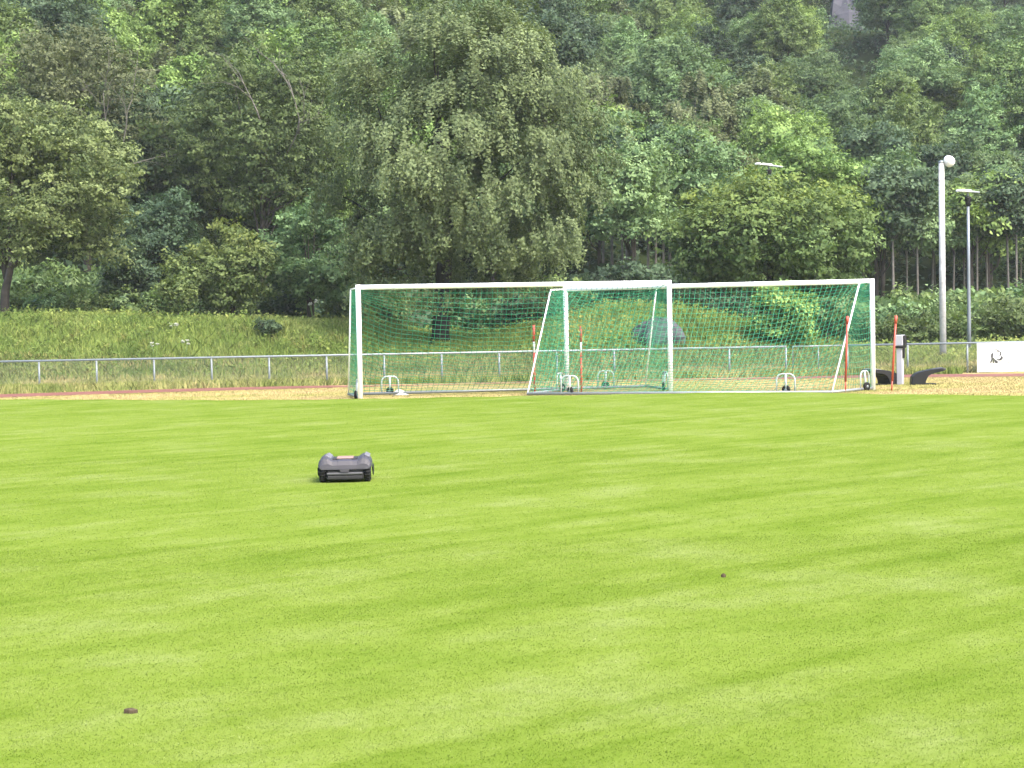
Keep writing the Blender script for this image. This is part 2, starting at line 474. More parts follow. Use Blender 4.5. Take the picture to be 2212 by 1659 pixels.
# ------------------------------------------------------------------ grass as stuff
def blades(name, P, h, w, lean, mat, seed, bend=False):
    r = np.random.default_rng(seed)
    n = len(P)
    a = r.uniform(0, 2*np.pi, n); la = r.uniform(0, 2*np.pi, n); ll = np.abs(r.normal(0, lean, n))
    hh = h * r.uniform(.6, 1.25, n); ww = w * r.uniform(.7, 1.3, n)
    side = np.stack([np.cos(a), np.sin(a), np.zeros(n)], -1) * ww[:, None] * .5
    tip = P + np.stack([np.cos(la)*ll*hh, np.sin(la)*ll*hh, hh], -1)
    tint = r.beta(2.2, 2.0, n)
    if not bend:
        V = np.stack([P - side, P + side, tip], 1).reshape(-1, 3)
        me = np_mesh(name, V, np.arange(3*n), 3, mat, {'tint': np.repeat(tint, 3)})
    else:
        mid = P + (tip - P) * .6 + np.array([0, 0, .08]) * hh[:, None]
        V = np.stack([P - side, P + side, mid + side*.75, tip, mid - side*.75], 1).reshape(-1, 3)
        me = np_mesh(name, V, np.arange(5*n), 5, mat, {'tint': np.repeat(tint, 5)})
    return me

def wedge(y0, y1, dens, margin, seed):
    """random points on the ground in the field of view (with a margin) between two depths"""
    r = np.random.default_rng(seed)
    wmax = .33*y1 + margin
    n = int(2*wmax*(y1-y0)*dens)
    x = r.uniform(-wmax, wmax, n); y = r.uniform(y0, y1, n)
    k = np.abs(x) < .315*y + margin
    return x[k], y[k]

pp = []
for (y0, y1, dn, h, w, sd_) in ((4.6, 8, 8000, .0085, .0048, 1), (8, 13, 4400, .0080, .0068, 2), (13, 22, 1100, .007, .012, 3), (22, 44, 300, .006, .02, 4)):
    x, y = wedge(y0, y1, dn, .8, sd_)
    k = y < lawn_edge(x) + .02
    P = np.stack([x[k], y[k], np.full(k.sum(), -.002)], -1)
    pp.append(blades('lawn_grass', P, h, w, 1.7, m_blade, sd_+50))
def join_meshes(name, mes):
    o0 = None
    Vs, Fs, T, off, kk = [], [], [], 0, 3
    for me in mes:
        n = len(me.vertices); v = np.empty(n*3, np.float32); me.vertices.foreach_get('co', v)
        l = np.empty(len(me.loops), np.int32); me.loops.foreach_get('vertex_index', l)
        t = np.empty(n, np.float32); me.attributes['tint'].data.foreach_get('value', t)
        Vs.append(v.reshape(-1, 3)); Fs.append(l + off); T.append(t); off += n
    m = mes[0].materials[0]; k = mes[0].polygons[0].loop_total
    out_ = np_mesh(name, np.concatenate(Vs), np.concatenate(Fs), k, m, {'tint': np.concatenate(T)})
    for me in mes: bpy.data.meshes.remove(me)
    return out_
tag(link('lawn_grass', join_meshes('lawn_grass', pp)), 'short mown bright green grass of the sports field', 'grass', kind='stuff')

x, y = wedge(31, 47.6, 270, 5, 5)
k = (y > lawn_edge(x) + .04) & (np.hypot(x-TC[0], y-TC[1]) < RI)
tag(link('dry_grass', blades('dry_grass', np.stack([x[k], y[k], terrain(x[k], y[k])], -1), .028, .02, .9, m_dry, 61)), 'dry straw coloured grass round the goals', 'grass', kind='stuff')

x, y = wedge(46.5, 58, 210, 4, 6)
k = (np.hypot(x-TC[0], y-TC[1]) > RO + .05) & ~((x > .272*y) & (y < 52.2))
r_ = np.random.default_rng(9).random(len(x)); k &= r_ < np.where(y > 51.6, .9, .55)
tag(link('verge_weeds', blades('verge_weeds', np.stack([x[k], y[k], terrain(x[k], y[k])], -1), .24, .030, .7, m_weed, 62, True)), 'rough weedy grass along the foot of the fence', 'grass', kind='stuff')

x, y = wedge(55.5, 74, 140, 3, 7)
tag(link('tall_grass', blades('tall_grass', np.stack([x, y, terrain(x, y)], -1), .30, .032, .75, m_tall, 63, True)), 'tall meadow grass on the bank below the trees', 'grass', kind='stuff')

# ------------------------------------------------------------------ leaves and trees
def leaf_arrays(P, Nn, size, r, aspect=.62):
    n = len(P)
    Nn = Nn / np.maximum(np.linalg.norm(Nn, axis=1, keepdims=True), 1e-6)
    t = r.normal(size=(n, 3)); t -= Nn * (t*Nn).sum(1, keepdims=True); t /= np.linalg.norm(t, axis=1, keepdims=True)
    b_ = np.cross(Nn, t)
    s = (size * r.uniform(.6, 1.35, n))[:, None] * .5
    fold = Nn * s * .25
    return np.stack([P + t*s, P + b_*s*aspect - fold, P - t*s, P - b_*s*aspect - fold], 1).reshape(-1, 3)

def crown_mesh(name, seed, rx, rz, zc, n_lobes, lobe_r, n_leaf, leaf, mat, flat=.75, tip_z=None, narrow=0.0, elong=.55):
    """leaf clumps on an uneven outline: rx, rz half sizes, zc height of the crown's middle"""
    r = np.random.default_rng(seed)
    k = 5
    fa = r.uniform(0, 6.28, (k, 2)); 
    d = r.normal(size=(n_lobes*3, 3)); d /= np.linalg.norm(d, axis=1, keepdims=True)
    d = d[(d[:, 2] > -flat)][:n_lobes]
    az, el = np.arctan2(d[:, 1], d[:, 0]), np.arcsin(d[:, 2])
    un = 1 + .10*sum(np.sin((j+1)*az + fa[j, 0]) * np.cos((j+1)*el*1.3 + fa[j, 1]) for j in range(k))
    rad = r.uniform(.35, 1.0, len(d))**.5 * un
    wide = 1 - narrow*np.maximum(d[:, 2], 0)
    C = np.stack([d[:, 0]*rx*rad*wide, d[:, 1]*rx*rad*wide, zc + d[:, 2]*rz*rad], -1)
    lr = lobe_r * r.uniform(.55, 1.35, len(C)) * np.where(rad > .8, .85, 1.1)
    lt = r.uniform(-.22, .22, len(C))
    w = lr**2; w /= w.sum()
    li = r.choice(len(C), n_leaf, p=w)
    q = r.normal(size=(n_leaf, 3)); q[:, 2] += .45; q /= np.linalg.norm(q, axis=1, keepdims=True)
    sh = r.uniform(.25, 1.08, n_leaf)**.5
    per = 9
    ns = n_leaf // per + 1
    rp_ = lambda a: np.repeat(a[:ns], per, 0)[:n_leaf]
    li, q, sh = rp_(li), rp_(q), rp_(sh)
    # twigs: leaves cluster on small sprays on the lobe
    ld = C - np.array([0, 0, zc - rz*.5]); ld /= np.maximum(np.linalg.norm(ld, axis=1, keepdims=True), 1e-3)
    ld = ld + r.normal(0, .45, ld.shape); ld /= np.linalg.norm(ld, axis=1, keepdims=True)
    el_ = r.uniform(0, elong, len(C)); ld[:, 2] += .35
    P = q * (lr[li]*sh)[:, None] * np.array([1, 1, .75])
    P += ld[li] * ((P*ld[li]).sum(1) * el_[li])[:, None]
    P += C[li] + rp_(r.normal(0, 1, P.shape)) * (lr[li]*.14)[:, None] + r.normal(0, .8, P.shape) * np.array([leaf, leaf, leaf*.55])
    Nn = q*.9 + rp_(r.normal(0, .5, q.shape)) + r.normal(0, .22, q.shape) + np.array([0, 0, .45])
    V = leaf_arrays(P, Nn, leaf, r)
    tint = np.clip(rp_(r.beta(1.3, 1.3, n_leaf)) + r.normal(0, .1, n_leaf) + lt[li], 0, 1)
    at_ = {'tint': np.repeat(tint, 4)}
    if tip_z is not None:
        outer = np.clip(((P[:, 2]-tip_z[0])/(tip_z[1]-tip_z[0])), 0, 1) * np.clip((sh-.6)/.3, 0, 1) * r.uniform(.2, 1, n_leaf)
        at_['tip'] = np.repeat(np.clip(outer, 0, 1), 4)
    return np_mesh(name, V, np.arange(4*n_leaf), 4, mat, at_), C, lr

def birch_mesh(name, seed, rx, rz, zc, n_lobes, n_str, per, leaf, mat, hang=(.35, 1.25), narrow=.0):
    """hanging strands of small leaves from arched branch ends"""
    r = np.random.default_rng(seed)
    d = r.normal(size=(n_lobes*3, 3)); d /= np.linalg.norm(d, axis=1, keepdims=True)
    d = d[d[:, 2] > -.90][:n_lobes]
    rad = r.uniform(.3, 1.0, len(d))**.5 * (1 + .13*np.sin(3*np.arctan2(d[:, 1], d[:, 0]) + 2*d[:, 2]*3 + 1))
    top = np.clip(d[:, 2], 0, 1)
    wide = 1 - narrow*top
    C = np.stack([d[:, 0]*rx*rad*wide, d[:, 1]*rx*rad*wide, zc + d[:, 2]*rz*rad], -1)
    li = r.integers(0, len(C), n_str)
    q = r.normal(size=(n_str, 3)); q /= np.linalg.norm(q, axis=1, keepdims=True); q[:, 2] = np.abs(q[:, 2])*.7
    lob = rx*.16*r.uniform(.6, 1.4, len(C))
    A = C[li] + q * lob[li][:, None]
    L = r.uniform(*hang, n_str) * np.where(A[:, 2] < zc - rz*.5, .75, 1)
    out_ = A.copy(); out_[:, 2] = 0; out_ /= np.maximum(np.linalg.norm(out_, axis=1, keepdims=True), .3)
    u = r.uniform(0, 1, (n_str, per))
    P = A[:, None, :] + out_[:, None, :]*(.35*np.sqrt(u))[..., None] + np.array([0, 0, -1.0])*(u*L[:, None])[..., None]
    P = P.reshape(-1, 3); n = len(P)
    P += r.normal(0, .085, P.shape)
    kk = P[:, 2] > zc - rz*.93
    stid = (np.repeat(r.uniform(-.3, .3, n_str), per) + np.repeat(r.uniform(-.25, .25, len(C))[li], per))[kk]
    P = P[kk]; n = len(P)
    side = P - np.array([0, 0, zc]); side /= np.linalg.norm(side, axis=1, keepdims=True)
    Nn = side*.8 + r.normal(0, .38, P.shape) + np.array([0, 0, .4])
    V = leaf_arrays(P, Nn, leaf, r)
    tint = np.clip(r.normal(.5, .12, n) + stid, 0, 1)
    return np_mesh(name, V, np.arange(4*n), 4, mat, {'tint': np.repeat(tint, 4)}), C, lob

def wiggle(a, b, n, amp, r):
    a, b = np.array(a, float), np.array(b, float)
    pts = [a + (b-a)*t for t in np.linspace(0, 1, n)]
    for i in range(1, n-1): pts[i] = pts[i] + r.normal(0, amp, 3)
    return pts

def trunk_mb(seed, C, h_split, r0, top, lean=(0, 0), n_limb=8, stems=1, base_r=1.25):
    r = np.random.default_rng(seed)
    mb = MB()
    for s_ in range(stems):
        off = np.array([0, 0, 0.]) if stems == 1 else np.array([math.cos(s_*2.4)*r0*1.5, math.sin(s_*2.4)*r0*1.5, 0])
        p0 = off + np.array([0, 0, -.25]); p1 = off + np.array([lean[0]*.5, lean[1]*.5, h_split]); p2 = np.array([lean[0] + off[0]*2.5, lean[1] + off[1]*2.5, top])
        pts = [p0, p0 + (p1-p0)*.18] + [p1*(1-t)+p2*t for t in np.linspace(0, 1, 6)]
        for i in range(2, 8): pts[i] = pts[i] + r.normal(0, r0*.25, 3)
        mb.tube(pts, [r0*base_r*1.15, r0*1.02, r0*.85, r0*.7, r0*.5, r0*.36, r0*.22, r0*.08], 9)
    for j in range(n_limb):
        tgt = C[r.integers(0, len(C))]
        zb = h_split * r.uniform(.8, 1.0) + (top-h_split)*r.uniform(0, .4)
        f = min(1, max(0, (zb)/top))
        b0 = np.array([lean[0]*f, lean[1]*f, zb])
        mb.tube(wiggle(b0, tgt, 6, .12, r), min(r0*.42, .075), 6, r2=r0*.04)
    return mb

def branch_mb(seed, base, direction, length, rad):
    """a bare forked branch"""
    r = np.random.default_rng(seed); mb = MB()
    def go(p, d, L, R, depth):
        pts = [np.array(p)]
        for k in range(4):
            d = d + r.normal(0, .14, 3); d = d/np.linalg.norm(d)
            pts.append(pts[-1] + d*L/4)
        mb.tube(pts, R, 5, r2=R*.45)
        if depth:
            for k in range(3):
                dd = d + r.normal(0, .5, 3); dd[2] += .15
                go(pts[2 + (k % 3)], dd/np.linalg.norm(dd), L*r.uniform(.5, .75), R*.5, depth-1)
    go(base, np.array(direction, float)/np.linalg.norm(direction), length, rad, 2)
    return mb

def put_tree(name, loc, crown_me, trunk_me, label, cat, group=None, scale=1.0, rz=0.0, mat=None, trunk_mat=None, sz=None):
    t = empty(name, loc, rz)
    t.scale = (scale, scale, sz if sz else scale)
    c_ = link('crown', crown_me, t)
    if mat is not None:
        c_.material_slots[0].link = 'OBJECT'; c_.material_slots[0].material = mat
    if trunk_me is not None:
        k_ = link('trunk', trunk_me, t)
        if trunk_mat is not None:
            k_.material_slots[0].link = 'OBJECT'; k_.material_slots[0].material = trunk_mat
    return tag(t, label, cat, group)

def mesh_of(mb, name, mat):
    me = bpy.data.meshes.new(name); me.from_pydata(mb.v, [], mb.f); me.polygons.foreach_set('use_smooth', mb.sm); me.update(); me.materials.append(mat)
    return me

def hero(name, cx, ytop, wpx, Y, ybot, kind, mat, label, cat, seed, leaf, n_leaf, trunk_px=None, tip=None, trunk_mat=None, stems=1, r0=None, n_lobes=None, lobe=None, flat=.75, bark=None):
    """a tree built to its own size: crown centre, top, width and underside as photo positions at depth Y"""
    x = at(cx, 600, Y).x
    bx = at(trunk_px, 660, Y).x if trunk_px is not None else x
    zb = tz(bx, Y)
    H = at(cx, ytop, Y).z - zb
    zlow = at(cx, ybot, Y).z - zb
    rx = wpx / F_PX * Y / 2
    rz = (H - zlow)/2; zc = (H + zlow)/2
    lobe = lobe or rx*.24
    if kind == 'birch':
        me, C, lr = birch_mesh('crown', seed, rx*.96, rz*1.0, zc+.02*rz, n_lobes or 150, n_leaf//44, 44, leaf, mat, narrow=.35)
    else:
        me, C, lr = crown_mesh('crown', seed, rx*.90, rz*.88, zc, n_lobes or 90, lobe, n_leaf, leaf, mat, flat=flat, tip_z=(zc + rz*.1, zc + rz*.8) if tip else None)
    t = empty(name, (bx, Y, zb))
    link('crown', me, t).location = (x-bx, 0, 0)
    r0 = r0 or max(.05, H*.016)
    C2 = C + np.array([x-bx, 0, 0])
    mb = trunk_mb(seed+5, C2, max(.3, zlow*.9 if zlow > .8 else H*.25), r0, zc + rz*.5, ((x-bx)*.3, 0), 9, stems)
    mb.build('trunk', bark or m_bark, t)
    tag(t, label, cat)
    return t, C2

hero('broadleaf_tree', 95, 195, 390, 65.5, 625, 'round', L_PALE, 'round crowned green tree with a leaning trunk at the left end of the bank', 'tree', 21, .135, 70000, trunk_px=6, n_lobes=130, r0=.19)
hero('birch_tree', 1010, -52, 600, 62, 715, 'birch', L_BIRCH, 'tall drooping grey green birch with a dark thick trunk behind the left goal', 'tree', 22, .124, 165000, trunk_px=948, r0=.33, bark=m_barkd, n_lobes=260)
hero('maple_tree', 1662, 388, 440, 67, 672, 'round', L_MAPLE, 'broad maple with yellow green top leaves behind the right goal', 'tree', 23, .165, 68000, tip=True, n_lobes=150, r0=.16)
hero('shrub', 500, 486, 232, 67, 692, 'round', L_OLIVE, 'rounded olive green bush with yellowish top at the edge of the woods', 'bush', 24, .15, 17000, tip=True, n_lobes=70, stems=3, r0=.06, flat=.95)
hero('shrub', 668, 425, 205, 69.5, 690, 'round', L_COOL, 'tall grey green bush between the olive bush and the big birch', 'bush', 25, .16, 19000, n_lobes=80, stems=3, r0=.07, flat=.95)
hero('shrub', 385, 598, 75, 64.8, 668, 'round', L_OLIVE, 'small sprawling sapling at the left foot of the olive bush', 'bush', 26, .13, 3000, n_lobes=26, stems=2, r0=.03, flat=.9, lobe=.28)
hero('shrub', 1692, 610, 142, 59, 740, 'round', L_FRESH, 'upright small dark green tree standing behind the net of the right goal', 'bush', 27, .14, 11000, n_lobes=50, stems=2, r0=.05, flat=.98)
hero('shrub', 1786, 645, 66, 61, 700, 'round', L_COOL, 'little green bush right of the small tree behind the net', 'bush', 28, .12, 3500, n_lobes=24, r0=.03, flat=.98, lobe=.25)
hero('shrub', 574, 694, 46, 60, 722, 'round', L_DARK, 'low dark bush alone on the grass bank', 'bush', 29, .09, 2200, n_lobes=22, r0=.02, flat=.98, lobe=.16)
# the woods' front row
t7, C7 = hero('broadleaf_tree', 570, 80, 420, 81, 560, 'round', L_MID, 'green tree with pale bare branches in its top, left of the birch', 'tree', 31, .155, 52000, n_lobes=100, r0=.2)
t8, C8 = hero('broadleaf_tree', 190, 38, 400, 82, 480, 'round', L_BROWN, 'brownish green tree with bare grey twigs above the round left tree', 'tree', 32, .155, 46000, n_lobes=100, r0=.2)
for (t_, sd_, px, py, dr, L) in ((t7, 1, 565, 270, (-.35, -.2, 1), 2.6), (t7, 2, 645, 290, (.05, -.1, 1), 2.9), (t7, 3, 620, 330, (.4, -.2, .9), 2.2), (t8, 4, 228, 310, (.12, -.1, 1), 2.4), (t8, 5, 265, 330, (.3, -.1, 1), 2.6), (t8, 6, 250, 360, (.9, -.1, .5), 2.6)):
    Yb = t_.location.y - 3.6
    p = at(px, py, Yb) - t_.location
    branch_mb(sd_, p, dr, L, .034).build('bare_branch', m_barkp, t_)
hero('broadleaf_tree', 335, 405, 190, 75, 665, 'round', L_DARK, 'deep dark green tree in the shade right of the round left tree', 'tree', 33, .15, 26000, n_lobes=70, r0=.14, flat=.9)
hero('broadleaf_tree', 285, 500, 130, 72, 672, 'round', L_DARK, 'low dark tree added to deepen the shaded gap right of the round left tree', 'tree', 43, .15, 14000, n_lobes=50, r0=.1, flat=.95)  # extra tree whose dark leaves deepen the shade in this gap
hero('broadleaf_tree', 1365, 292, 230, 79, 545, 'round', L_COOL, 'cool green tree with thin bare trunks right of the big birch', 'tree', 34, .2, 20000, n_lobes=80, stems=3, r0=.09)
hero('broadleaf_tree', 1900, 330, 250, 88, 570, 'round', L_COOL, 'green tree standing behind the right half of the maple', 'tree', 35, .22, 20000, n_lobes=80, stems=2, r0=.12)
hero('broadleaf_tree', 2095, 392, 260, 90, 545, 'round', L_FRESH, 'yellow green tree over dark bare trunks behind the two light poles', 'tree', 36, .22, 22000, n_lobes=90, stems=3, r0=.09)
hero('broadleaf_tree', 1505, 300, 260, 84, 560, 'round', L_COOL, 'bushy green tree rising behind the left half of the maple', 'tree', 37, .21, 20000, n_lobes=80, stems=2, r0=.12)
hero('broadleaf_tree', 1740, 295, 280, 86, 560, 'round', L_FRESH, 'fresh green tree directly behind the maple top', 'tree', 38, .21, 20000, n_lobes=80, stems=2, r0=.12)
hero('birch_tree', 1308, 150, 190, 108, 300, 'birch', L_BROWN, 'dark grey brown birch on the slope just right of the big birch top', 'tree', 39, .2, 16000, n_lobes=60, r0=.12)
hero('birch_tree', 1508, 150, 190, 110, 345, 'birch', L_BROWN, 'pale brownish birch on the slope above the left side of the maple', 'tree', 40, .2, 16000, n_lobes=60, r0=.12, bark=m_barkp)
hero('birch_tree', 1742, 72, 110, 150, 165, 'birch', L_BROWN, 'small brown birch high on the slope below the bright green strip', 'tree', 41, .26, 8000, n_lobes=40, r0=.12)
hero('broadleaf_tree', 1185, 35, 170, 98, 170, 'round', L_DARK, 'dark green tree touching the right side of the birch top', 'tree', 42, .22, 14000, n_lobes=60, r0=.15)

# protos for the woods
P_ = []
for s_, (rx, rz, zc, nl, lf) in enumerate(((3.3, 3.1, 5.4, 85, .25), (2.9, 3.6, 6.0, 85, .24), (3.8, 2.8, 5.0, 100, .26), (2.6, 2.8, 5.0, 70, .25))):
    me, C, lr = crown_mesh('crown', 100+s_, rx*.86, rz*.86, zc, nl, rx*.22, 28000, lf*.78, L_COOL, flat=.7, narrow=.3, elong=1.1)
    P_.append((me, mesh_of(trunk_mb(200+s_, C, 2.6, .14, zc+1, n_limb=6), 'trunk', m_bark)))
bme, bC, _ = birch_mesh('crown', 120, 2.7, 3.2, 5.4, 90, 620, 40, .19, L_BROWN, hang=(.25, .9), narrow=.35)
BIRCH = (bme, mesh_of(trunk_mb(220, bC, 2.4, .12, 7, n_limb=6), 'trunk', m_barkp))
sme, sC, _ = crown_mesh('crown', 130, 2.0, 1.7, 7.6, 40, .62, 9000, .23, L_COOL, flat=.95)
SLIM = (sme, mesh_of(trunk_mb(230, sC, 5.6, .075, 8, (.3, 0), n_limb=5), 'trunk', m_barkp))
hme, hC, _ = crown_mesh('crown', 140, 1.25, .75, .72, 40, .36, 5200, .16, L_FRESH, flat=.98)
LOW = (hme, mesh_of(trunk_mb(240, hC, .3, .035, .9, n_limb=6, stems=3), 'trunk', m_bark))

COLS = [(130, 'over the fence end'), (280, 'over the round left tree'), (430, 'left of the olive bush'), (600, 'over the olive bush'), (750, 'over the grey green bush'),
        (900, "over the birch's left edge"), (1050, 'over the birch trunk'), (1200, "over the birch's right half"), (1300, "over the right goal's left post"), (1450, "over the left goal's right post"),
        (1600, "over the maple's left half"), (1750, 'over the lone lamp head'), (1890, "over the right goal's right post"), (2010, 'left of the wooden pole'), (2100, 'over the two light poles'), (9999, 'over the white banner')]
ROWS = [(90, 'at the top edge'), (170, 'high on the slope'), (260, 'half way up the slope'), (350, 'low on the slope'), (9999, 'at the foot of the slope')]
ORD = ('first second third fourth fifth sixth seventh eighth ninth tenth eleventh twelfth thirteenth fourteenth fifteenth sixteenth seventeenth eighteenth nineteenth twentieth twenty-first twenty-second twenty-third twenty-fourth').split()
def to_px(p):
    d = Vector(p) - Vector((0, 0, CAM_H)); z = d.dot(fwd)
    return IMG_W/2 + F_PX*d.dot(rt)/z, IMG_H/2 - F_PX*d.dot(up)/z
def ordered(things, fmt):
    for k, t in enumerate(sorted(things, key=lambda t: to_px(t.location)[0])): t['label'] = fmt.format(ORD[k])

# slender trees with bare pale trunks along the forest edge
rr = random.Random(5)
slim_l, slim_r, sh_a, sh_b, sh_c, sh_d = [], [], [], [], [], []
for px in (1298, 1322, 1340, 1362, 1392, 1412, 1436, 1455, 1905, 1932, 1958, 1985, 2008, 2022, 2056, 2075, 2112, 2128, 2150, 2172, 2190, 2210):
    Y = rr.uniform(81, 92) + (4 if px > 1500 else 0)
    x = at(px + rr.uniform(-9, 9), 600, Y).x
    right = px > 1500
    t_ = put_tree('slender_tree', (x, Y, tz(x, Y)), *SLIM,
             'slender tree with a thin pale trunk in the dark forest edge by the light poles' if right else 'slender tree with a thin pale trunk between the birch and the maple',
             'tree', 'slender trees behind the light poles' if right else 'slender trees between birch and maple', scale=rr.uniform(.78, 1.0), rz=rr.uniform(0, 6.28), mat=rr.choice((L_COOL, L_DARK, L_COOL)))
    (slim_r if right else slim_l).append(t_)
ordered(slim_l, '{} slender pale trunk counted rightwards from the big birch')
ordered(slim_r, '{} slender pale trunk counted rightwards from the maple')
# low shrubs at the foot of the woods
for px, Y, s_ in [(1900, 72, 1.0), (1935, 74, 1.2), (1968, 71, .9), (2000, 75, 1.3), (2026, 72, 1.0), (2062, 74, 1.2), (2100, 72, 1.05), (2122, 76, 1.4), (2160, 72, 1.1), (2190, 74, 1.3), (2215, 72, 1.0),
                  (1885, 78, 1.5), (1950, 79, 1.6), (2015, 80, 1.7), (2080, 79, 1.6), (2140, 80, 1.7), (2205, 79, 1.7), (1830, 76, 1.3), (1500, 76, .9), (1560, 77, 1.0), (1460, 79, 1.4), (1400, 79, 1.4), (1330, 77, 1.3)]:
    x = at(px, 700, Y).x
    t_ = put_tree('shrub', (x, Y, tz(x, Y)-.05), *LOW,
             'leafy low shrub in the thicket below the woods behind the light poles' if px > 1800 else 'leafy low shrub at the foot of the woods behind the right goal',
             'bush', 'shrubs behind the light poles' if px > 1800 else 'shrubs behind the right goal', scale=s_*1.1, rz=rr.uniform(0, 6.28), mat=rr.choice((L_MID, L_OAK, L_COOL, L_MID)) if px > 1800 else L_DARK)
    (sh_a if px > 1800 else sh_b).append(t_)
ordered(sh_a, '{} leafy low shrub from the left in the thicket behind the light poles')
ordered(sh_b, '{} leafy low shrub from the left at the wood foot behind the right goal')
for px, Y, s_ in [(20, 75, 1.3), (72, 75.5, 1.4), (125, 75, 1.3), (175, 76, 1.4), (232, 75, 1.3), (290, 75, 1.2), (-10, 71, .9), (40, 71.5, .9), (95, 71, .8), (150, 71.5, 1.0), (205, 71, .8), (255, 71.5, .9), (310, 71, .8), (360, 71.5, .9), (430, 72, 1.0), (560, 72.5, 1.1), (610, 72, 1.0), (760, 72, 1.2), (820, 71.5, 1.0), (1060, 73, 1.2), (1130, 72, 1.0), (1200, 73, 1.3)]:
    x = at(px, 660, Y).x
    t_ = put_tree('shrub', (x, Y, tz(x, Y)-.05), *LOW,
             'leafy low shrub at the shady wood edge on top of the left bank' if px < 700 else 'leafy low shrub in the shade behind the big birch',
             'bush', 'shrubs on top of the left bank' if px < 700 else 'shrubs behind the big birch', scale=s_, rz=rr.uniform(0, 6.28), mat=rr.choice((L_DARK, L_OAK, L_COOL)))
    (sh_c if px < 700 else sh_d).append(t_)
ordered(sh_c, '{} leafy low shrub from the left along the top of the left bank')
ordered(sh_d, '{} leafy low shrub from the left in the shade behind the big birch')

# broad leaved weeds among the grass on the bank, in patches
r = np.random.default_rng(78)
x, y = wedge(56, 76, 9, 3, 10)
k = (lump(x*4, y*4) + r.normal(0, .25, len(x))) > .0
x, y = x[k], y[k]
P = np.repeat(np.stack([x, y, terrain(x, y) + r.uniform(.12, .42, len(x))], -1), 5, 0)
P = P + r.normal(0, .09, P.shape)
V = leaf_arrays(P, r.normal(0, .4, P.shape) + np.array([0, -.35, .8]), .12, r)
me = np_mesh('bank_weeds', V, np.arange(len(V)), 4, m_tall, {'tint': np.repeat(np.clip(np.repeat(r.beta(2, 2, len(x)), 5) + r.normal(0, .1, len(P)), 0, 1), 4)})
tag(link('bank_weeds', me), 'patches of broad leaved weeds on the grass bank', 'weeds', kind='stuff')

# the wooded slope
placed = []
cands = []
rr = random.Random(12)
Y = 80.0
while Y < 240:
    step = 5.0 + (Y-80)*.012
    half = .315*Y + 2.5
    x = -half + rr.uniform(0, step)
    while x < half:
        cands.append((x + rr.uniform(-1.3, 1.3), Y + rr.uniform(-1.6, 1.6)))
        x += step * rr.uniform(.85, 1.25)
    Y += step*.95
KIND = {'cool': (L_COOL, 'cool green leafy tree'), 'fresh': (L_FRESH, 'fresh yellow green tree'), 'oak': (L_OAK, 'mid green bushy tree'), 'dark': (L_DARK, 'dark green leafy tree'), 'brown': (L_BROWN, 'brownish olive birch')}  # the dark kind simply has darker leaves, picked at random
n_w = 0
cells = {}
for (x, Y) in cands:
    z = tz(x, Y); t = (x/Y + .31)/.62
    y0 = 72 + 13*t
    if Y < y0 + 8: continue
    # crown must reach into view: below the top of the frame plus a margin
    if (z + 2 - CAM_H)/Y > .215: continue
    kind = rr.choices(list(KIND), [5, 3.5, 3, 1.6, 1] if t > .45 else [2.5, 4, 4, 1.5, .7])[0]
    zone = 'above the left trees' if t < .3 else ('above the big birch' if t < .55 else ('above the maple' if t < .8 else 'at the upper right'))
    m_, lab = KIND[kind]
    sc = rr.uniform(.75, 1.2) * (1.0 - .18*max(0, t-.5))
    pr = BIRCH if kind == 'brown' else rr.choice(P_)
    nm = 'birch_tree' if kind == 'brown' else 'deciduous_tree'
    qx, qy = to_px((x, Y, z + 5*sc))
    if 1745 < qx < 1892 and qy < 150 and Y < 186: continue
    col_ = next(c for lim, c in COLS if qx < lim); row_ = next(c for lim, c in ROWS if qy < lim)
    base_l = f'{lab} {row_}, {col_}'
    t_ = put_tree(nm, (x, Y, z - 1.2*sc), *pr, base_l, 'tree', f'{lab}s on the slope {zone}', scale=sc, rz=rr.uniform(0, 6.28), mat=m_)
    n_w += 1
    cells.setdefault(base_l, []).append(t_)
for base_l, ts in cells.items():
    if len(ts) > 1:
        for k, t_ in enumerate(sorted(ts, key=lambda t: to_px(t.location)[0])): t_['label'] = f'{ORD[k]}-from-left {base_l}'

# undergrowth over the hillside
r = np.random.default_rng(77)
x, y = wedge(68, 225, 3.4, 4, 8)
t = (x/y + .31)/.62
k = (y > 68.5 + 13*t) & ((terrain(x, y) - CAM_H)/y < .22)
x, y = x[k], y[k]
P = np.stack([x, y, terrain(x, y) + np.abs(r.normal(0, .5, len(x)))], -1)
P = np.repeat(P, 3, 0) + r.normal(0, .3, (3*len(x), 3))
V = leaf_arrays(P, r.normal(0, .6, P.shape) + np.array([0, 0, 1.]), .38, r)
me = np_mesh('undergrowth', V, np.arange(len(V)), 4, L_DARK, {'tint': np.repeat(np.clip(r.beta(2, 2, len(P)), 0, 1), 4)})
tag(link('undergrowth', me), 'dark leafy undergrowth covering the wooded slope', 'undergrowth', kind='stuff')

